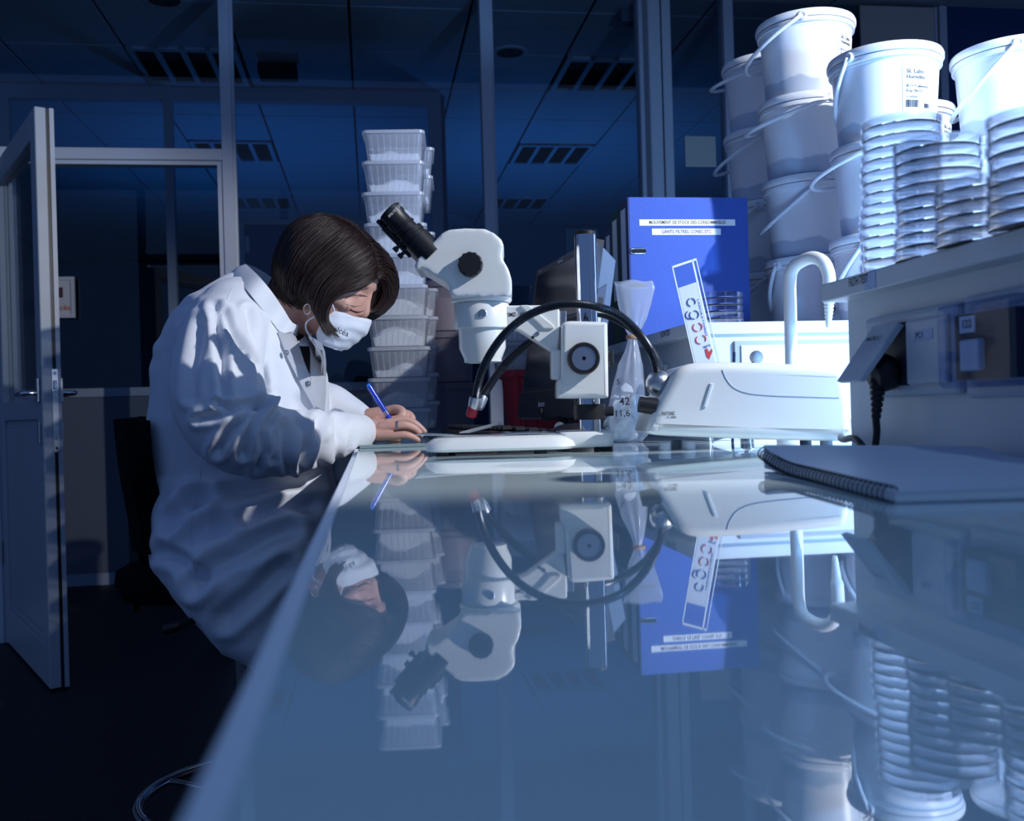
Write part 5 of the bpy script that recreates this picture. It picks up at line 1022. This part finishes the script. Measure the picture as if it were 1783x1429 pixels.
for v in me.vertices:
    p = v.co + o0; x, y, d = proj(p); N_ = nv_[v.index]; near = sst(0.0, 0.5, -N_.dot(FW) + 0.25); n1_ = noise.noise(p * 9)
    on_arm = sst(1.88, 1.80, d) * sst(500, 540, y) * sst(628, 600, x) * sst(848, 826, y)
    disp = 0.0
    if near > 0.02:
        xj, yj = x + 5 * noise.noise(p * 14), y + 5 * noise.noise(p * 14 + Vector((5, 5, 5)))
        for (arm_, w, dep, pts) in CR:
            if x < min(q[0] for q in pts) - 4 * w or x > max(q[0] for q in pts) + 4 * w or y < min(q[1] for q in pts) - 4 * w or y > max(q[1] for q in pts) + 4 * w: continue
            k = on_arm if arm_ else (1 - on_arm)
            if k <= 0: continue
            ds = dseg(xj, yj, pts); disp += k * dep * near * (-math.exp(-(ds / w) ** 2) + 0.62 * math.exp(-((ds - 2.1 * w) / (1.15 * w)) ** 2))
    w2 = on_arm * sst(470, 520, x) * sst(700, 730, y); disp += w2 * 0.003 * math.sin(x * 0.17 + y * 0.10 + 3.0 * n1_) * near
    w4 = (1 - on_arm) * sst(520, 600, y); q = Vector(((x * 0.8 + y * 0.35) * 0.016, (y - x * 0.35) * 0.005, d * 3)); disp += w4 * (0.007 * ridge(noise.noise(q) * 1.4) - 0.0035 + 0.003 * n1_) * (0.4 + 0.6 * near)
    disp += 0.0012 * noise.noise(p * 30)
    w6 = on_arm * sst(600, 614, x); disp += w6 * 0.0018 * math.sin(y * 0.75 + n1_ * 2)
    v.co = v.co + N_ * disp
me.update()
bv = BVHTree.FromPolygons([v.co + o0 for v in me.vertices], [list(p.vertices) for p in me.polygons])
def cast(x, y, off=0.0015):
    r = ray(x, y).normalized(); h = bv.ray_cast(CAM, r); return (h[0] if h[0] is not None else P(x, y, 1.8)) - r * off
def seamline(name, pts, rad, m, off=0.0, n=6):
    q = []; 
    for i in range(len(pts) - 1):
        for s in range(n): t_ = s / n; q.append((pts[i][0] + (pts[i + 1][0] - pts[i][0]) * t_, pts[i][1] + (pts[i + 1][1] - pts[i][1]) * t_))
    q.append(pts[-1]); b = BM(); tube(b, [cast(x, y, off) for x, y in q], rad, 6); return obj(name, b, m, wm, smooth=True)
def patch(name, poly, m, off=0.003, th=0.002):
    """flat cloth piece laid over the coat; poly = list of (x, y) pixel rows [(xa, xb, y), ...]"""
    G = []
    for (xa, xb, y0_, y1_) in poly: G.append([cast(xa + (xb - xa) * k / 6, y0_ + (y1_ - y0_) * k / 6, off) for k in range(7)])
    b = BM(); grid(b, G); bmesh.ops.solidify(b, geom=b.faces[:], thickness=th); return obj(name, b, m, wm, smooth=True, sharp=60)
# seams
seamline('seam', [(404, 503), (392, 530), (382, 545), (360, 565), (345, 600)], 0.0007, M['coat'], -0.0001)
seamline('seam', [(352, 800), (345, 850), (335, 880), (332, 930), (340, 1000), (352, 1060), (358, 1085)], 0.0009, M['coat'], -0.0001)
# chest opening: shirt, lapels, snaps
patch('shirt', [(505, 528, 572, 568), (510, 537, 590, 582), (516, 540, 608, 604), (524, 540, 630, 628), (531, 539, 650, 650)], M['shirt'], 0.004)
patch('lapel', [(484, 510, 578, 570), (492, 516, 600, 588), (502, 523, 625, 608), (514, 530, 650, 630), (530, 540, 680, 655), (548, 552, 712, 690)], M['coat'], 0.008, 0.003)
patch('far_lapel', [(528, 560, 580, 596), (538, 566, 600, 612), (541, 568, 620, 630), (541, 568, 645, 655), (541, 568, 675, 690), (546, 566, 705, 715)], M['coat'], 0.008, 0.003)
for (x, y) in ((498, 614), (545, 603), (536, 668)):
    c = cast(x, y, 0.0125); obj('snap_button', lz([(0.0, 0.003), (0.0028, 0.003), (0.0035, 0.0018), (0.005, 0.0018), (0.0056, 0.0)], c, -FW, 16), M['steel'], wm, smooth=True, sharp=40)
# collar: stand, fold and fall
IN = [(520, 566, 1.865), (508, 560, 1.850), (492, 535, 1.842), (472, 506, 1.850), (450, 480, 1.880), (432, 463, 1.930), (428, 459, 1.965), (450, 468, 2.010), (478, 488, 2.035), (505, 525, 2.035), (525, 560, 2.02)]
OUT = [(508, 577, 1.845), (490, 579, 1.832), (474, 560, 1.824), (452, 532, 1.832), (428, 503, 1.862), (408, 480, 1.920), (403, 474, 1.965), (425, 484, 2.025), (455, 506, 2.055), (490, 545, 2.05), (515, 575, 2.03)]
STD = [(516, 584, 1.88), (500, 585, 1.872), (482, 562, 1.866), (462, 534, 1.872), (442, 508, 1.892), (425, 490, 1.93), (420, 486, 1.962), (440, 494, 2.0), (466, 514, 2.015), (496, 548, 2.015), (520, 580, 2.0)]
for k in range(1, 6):
    dd_ = proj(cast(OUT[k][0], OUT[k][1], 0.006))[2]
    dd_ = min(dd_, OUT[k][2]); OUT[k] = (OUT[k][0], OUT[k][1], dd_); IN[k] = (IN[k][0], IN[k][1], min(IN[k][2], dd_ + 0.022)); STD[k] = (STD[k][0], STD[k][1], min(STD[k][2], dd_ + 0.045))
rows_ = [spline([P(*p) for p in L], 5) for L in (STD, IN, OUT)]; mid1 = [a.lerp(c, 0.45) - (Hc - a).normalized() * 0.004 for a, c in zip(rows_[1], rows_[2])]
b = BM(); grid(b, [rows_[0], rows_[1], mid1, rows_[2]]); bmesh.ops.recalc_face_normals(b, faces=b.faces[:]); bmesh.ops.solidify(b, geom=b.faces[:], thickness=0.0025); cl_ = obj('collar', b, M['coat'], wm, smooth=True, sharp=50)
# ---- face mask
MR = [[(582, 541, 1.862), (600, 545, 1.868), (620, 551, 1.884), (637, 554, 1.906), (647, 557, 1.93)], [(568, 552, 1.857), (592, 558, 1.863), (616, 565, 1.880), (636, 569, 1.904), (645, 572, 1.93)], [(557, 566, 1.858), (582, 572, 1.861), (605, 578, 1.878), (625, 582, 1.904), (634, 585, 1.93)], [(551, 580, 1.862), (573, 586, 1.863), (595, 591, 1.878), (612, 595, 1.904), (620, 598, 1.93)], [(553, 592, 1.87), (570, 598, 1.872), (588, 602, 1.886), (600, 606, 1.908), (605, 608, 1.93)], [(560, 598, 1.882), (573, 604, 1.884), (586, 608, 1.893), (592, 610, 1.912), (594, 611, 1.93)]]
G = []
for row in MR:
    nearp = [P(x, y, d - 0.004) for x, y, d in row]; farp = [P(x + 6 * (1.93 - d) / .07, y, 2 * D0 - d + 0.004) for x, y, d in row[:-1]][::-1]; G.append(spline(nearp + farp, 4))
GG = list(zip(*[spline(c, 4) for c in zip(*G)]))
b = BM(); GG = [list(r) for r in GG]
for i, r in enumerate(GG):
    for j, p in enumerate(r):
        wr = 0.0022 * noise.noise(p * 55) + 0.0012 * math.sin(i * 1.3 + 2 * noise.noise(p * 20)); r[j] = p + (p - Hc).normalized() * wr
grid(b, GG); bmesh.ops.recalc_face_normals(b, faces=b.faces[:]); bmesh.ops.solidify(b, geom=b.faces[:], thickness=0.002); mk = obj('face_mask', b, M['mask'], wm, smooth=True, sharp=70)
tz = P(594, 577, 1.853); text('lettering', 'elcéa', 0.015, M['ink'], mk, tz, (RT * 0.88 - UP * 0.4 + FW * 0.22), UP * 0.88 + RT * 0.4)
for L in ([(582, 541, 1.858), (577, 527, 1.848), (566, 513, 1.842), (553, 500, 1.842)], [(554, 594, 1.866), (541, 586, 1.858), (533, 573, 1.853), (534, 561, 1.848), (546, 552, 1.845), (556, 548, 1.845)]):
    b = BM(); tube(b, spline([P(*p) for p in L], 6), 0.0016, 8); obj('ear_loop', b, M['mask'], mk, smooth=True)
# ---- hair
NEAR = [[(655, 482, 1.895), (648, 489, 1.872), (625, 501, 1.855), (597, 508, 1.847), (580, 520, 1.844), (571, 540, 1.843), (571, 560, 1.844), (585, 578, 1.846)], [(649, 462, 1.895), (630, 476, 1.868), (603, 491, 1.850), (581, 508, 1.843), (567, 528, 1.840), (560, 548, 1.839), (562, 565, 1.841), (574, 581, 1.844)], [(639, 440, 1.897), (612, 458, 1.862), (585, 478, 1.846), (566, 498, 1.839), (556, 520, 1.836), (551, 540, 1.837), (553, 556, 1.839), (561, 573, 1.842)], [(626, 418, 1.900), (592, 440, 1.858), (565, 460, 1.843), (546, 480, 1.838), (535, 498, 1.838), (531, 511, 1.841), (532, 520, 1.846), (536, 528, 1.849)], [(609, 398, 1.905), (570, 418, 1.862), (540, 442, 1.847), (522, 470, 1.843), (514, 495, 1.847), (513, 512, 1.853), (517, 525, 1.858), (524, 535, 1.862)], [(590, 384, 1.912), (550, 398, 1.872), (518, 425, 1.859), (502, 458, 1.857), (496, 485, 1.863), (498, 505, 1.870), (505, 520, 1.876), (514, 531, 1.879)], [(572, 376, 1.922), (535, 385, 1.898), (505, 408, 1.892), (488, 445, 1.892), (483, 478, 1.897), (487, 500, 1.903), (496, 515, 1.908), (507, 527, 1.913)], [(558, 373, 1.945), (525, 382, 1.94), (498, 405, 1.94), (482, 445, 1.945), (479, 478, 1.95), (484, 500, 1.95), (494, 514, 1.95), (505, 525, 1.95)], [(552, 375, 1.965), (525, 386, 1.99), (502, 410, 2.0), (490, 448, 2.005), (488, 480, 2.005), (492, 500, 2.005), (500, 514, 2.0), (510, 524, 2.0)]]
FAR = [[(656, 485, 1.895), (663, 486, 1.92), (669, 497, 1.94), (670, 512, 1.95), (664, 526, 1.954), (656, 537, 1.955), (649, 542, 1.952), (643, 544, 1.948)], [(656, 481, 1.898), (668, 474, 1.93), (680, 485, 1.955), (684, 505, 1.968), (677, 525, 1.973), (662, 540, 1.97), (650, 545, 1.965), (641, 543, 1.957)], [(650, 462, 1.897), (668, 459, 1.935), (686, 475, 1.968), (690, 500, 1.982), (684, 525, 1.988), (668, 543, 1.986), (654, 550, 1.98), (643, 549, 1.972)], [(640, 440, 1.899), (661, 440, 1.94), (683, 462, 1.98), (690, 492, 1.998), (685, 520, 2.004), (670, 541, 2.004), (656, 552, 2.0), (645, 553, 1.995)], [(627, 418, 1.902), (648, 420, 1.945), (671, 445, 1.988), (682, 480, 2.012), (679, 515, 2.018), (668, 540, 2.02), (658, 552, 2.02), (648, 556, 2.018)], [(610, 398, 1.907), (630, 402, 1.952), (655, 428, 1.998), (667, 465, 2.022), (667, 505, 2.03), (660, 535, 2.03), (652, 552, 2.03), (646, 558, 2.03)], [(591, 384, 1.914), (610, 388, 1.958), (632, 412, 2.003), (640, 450, 2.028), (640, 495, 2.035), (635, 525, 2.035), (630, 545, 2.035), (626, 555, 2.035)], [(573, 376, 1.924), (588, 380, 1.963), (600, 405, 2.008), (602, 450, 2.03), (602, 490, 2.035), (600, 515, 2.035), (600, 535, 2.035), (600, 548, 2.035)], [(558, 373, 1.947), (562, 378, 1.97), (556, 402, 2.01), (552, 450, 2.03), (550, 480, 2.03), (550, 500, 2.03), (550, 520, 2.03), (552, 535, 2.025)], [(552, 374, 1.966), (530, 388, 1.995), (515, 412, 2.01), (508, 450, 2.015), (506, 480, 2.015), (508, 500, 2.012), (512, 515, 2.01), (518, 526, 2.005)]]
bmb = BVHTree.FromPolygons([v.co + o0 for v in body.data.vertices], [list(p.vertices) for p in body.data.polygons])
def clear(p, gap=0.0075):
    loc, nrm, idx, dist = bmb.find_nearest(p)
    sg = (p - loc).dot(nrm)
    return loc + nrm * gap if (sg < gap and dist < 0.06) else p
FILL = [[(655, 482, 1.925), (658, 490, 1.945), (658, 503, 1.955), (655, 516, 1.96), (651, 528, 1.962), (647, 537, 1.962), (644, 542, 1.96), (641, 545, 1.958)], [(660, 470, 1.93), (668, 482, 1.955), (670, 500, 1.968), (667, 517, 1.974), (660, 530, 1.976), (653, 540, 1.976), (648, 546, 1.974), (644, 549, 1.972)], [(664, 462, 1.94), (678, 478, 1.97), (682, 500, 1.985), (678, 520, 1.99), (668, 536, 1.992), (658, 546, 1.992), (651, 551, 1.99), (646, 553, 1.988)]]
def field(guides, nu=64, nt=22):
    S = []
    for g in guides:
        c = spline([P(*p) for p in g], 8); S.append([c[int(round(k * (len(c) - 1) / nt))] for k in range(nt + 1)])
    cols = [[clear(q) for q in spline(list(c), nu // (len(guides) - 1))] for c in zip(*S)]; return [list(c) for c in zip(*cols)]   # [u][t]
b = BM(); rnd = random.Random(11); strands = BM()
for guides, ns in ((NEAR, 620), (FAR, 420), (FILL, 110)):
    Fd = field(guides); nu = len(Fd); nt = len(Fd[0])
    lift = [[p + (p - Hc).normalized() * (0.0025 * noise.noise(Vector((i * 0.35, j * 0.05, ns)))) for j, p in enumerate(r)] for i, r in enumerate(Fd)]
    g_ = BM(); grid(g_, lift); bmesh.ops.recalc_face_normals(g_, faces=g_.faces[:])
    for f_ in g_.faces:
        if f_.normal.dot(f_.calc_center_median() - Hc) < 0: f_.normal_flip()
    bmesh.ops.solidify(g_, geom=g_.faces[:], thickness=0.006); b = join(b, g_)
    for k in range(ns):
        u = rnd.uniform(0, nu - 1.001); i0 = int(u); fu = u - i0; t0 = rnd.uniform(0, 0.35) if rnd.random() < 0.5 else 0.0; t1 = rnd.uniform(0.75, 1.0) if rnd.random() < 0.5 else 1.0
        drift = rnd.uniform(-2.2, 2.2); lift_ = rnd.uniform(-0.0005, 0.0045) + (rnd.random() < 0.05) * 0.003; pts = []; ph = rnd.uniform(0, 6); rj = rnd.uniform(-0.006, 0.006)
        for s in range(13):
            t_ = (t0 + (t1 - t0) * s / 12) * (nt - 1); uu = min(max(u + drift * (s / 12) ** 1.5, 0), nu - 1.001); i0 = int(uu); fu = uu - i0; j0 = min(int(t_), nt - 2); ft = t_ - j0
            p = Fd[i0][j0].lerp(Fd[i0][j0 + 1], ft).lerp(Fd[i0 + 1][j0].lerp(Fd[i0 + 1][j0 + 1], ft), fu); n_ = (p - Hc).normalized()
            p = p + hs * (rj * max(0, 1 - s / 2.5)) if t0 == 0.0 else p
            pts.append(p + n_ * (lift_ * math.sin(math.pi * min(1, 0.15 + s / 12)) + 0.0008) + hu * 0.0004 * math.sin(ph + s))
        if t1 == 1.0: e_ = (pts[-1] - pts[-2]); pts.append(pts[-1] + e_ * rnd.uniform(0.3, 1.3))
        rad0 = rnd.uniform(0.0006, 0.0013); tube(strands, pts, lambda i, t: rad0 * (1 - 0.85 * t ** 3) * (0.5 + 0.5 * min(1, t * 8)), 4)
hr = obj('hair', b, M['hair'], wm, smooth=True, sharp=80)
hs_ = obj('hair_strands', strands, M['hair'], wm, smooth=True); hs_['kind'] = 'stuff'
# ---- pen and glass plate
pa, pb = P(640, 668, 1.978), P(697, 758, 1.986); t = thing('ballpoint_pen', 'translucent blue ballpoint pen held upright in the writing hand', 'pen', pb); ax_ = (pa - pb); Lp = ax_.length
M['pen'] = mat('blue_pen', (0.01, 0.05, 0.5), 0.15, coat=0.5); obj('barrel', lz([(0.0, 0.006), (0.0042, 0.012), (0.0052, 0.03), (0.0054, Lp * 0.45), (0.0056, Lp * 0.94), (0.004, Lp * 0.95)], pb, ax_, 18), M['pen'], t, smooth=True, sharp=40)
obj('tip', lz([(0.0005, 0.0), (0.0018, 0.004), (0.0040, 0.012)], pb, ax_, 14), M['steel'], t, smooth=True); obj('cap_end', lz([(0.0042, Lp * 0.945), (0.0044, Lp * 0.985), (0.002, Lp), (0, Lp)], pb, ax_, 16), mat('pen_cap_blue', (0.03, 0.2, 0.8), 0.4), t, smooth=True)
cs = (pb + ax_ * 0.62); sd_ = (-FW - RT * 0.5).normalized(); bq_ = BM(); cyl(bq_, cs + sd_ * 0.0065, pb + ax_ * 0.93 + sd_ * 0.0065, 0.0015, n=8); obj('clip', bq_, M['pen'], t)
for k in range(3): obj('grip_ring', lz([(0.0054, Lp * (0.40 + 0.025 * k)), (0.0060, Lp * (0.405 + 0.025 * k)), (0.0060, Lp * (0.412 + 0.025 * k)), (0.0054, Lp * (0.417 + 0.025 * k))], pb, ax_, 16), M['steel'], t, smooth=True)
gp = bx(-0.024, 0.16, 1.875, 2.34, ZB + 0.0003, ZB + 0.0065, bev=0.0008, seg=1); tag(obj('glass_plate', gp, mat('plate_glass', (0.22, 0.29, 0.30), 0.03, ior=1.7), org=(0.07, 2.1, ZB)), 'thin glass plate on the bench under the woman\'s hands', 'glass plate')
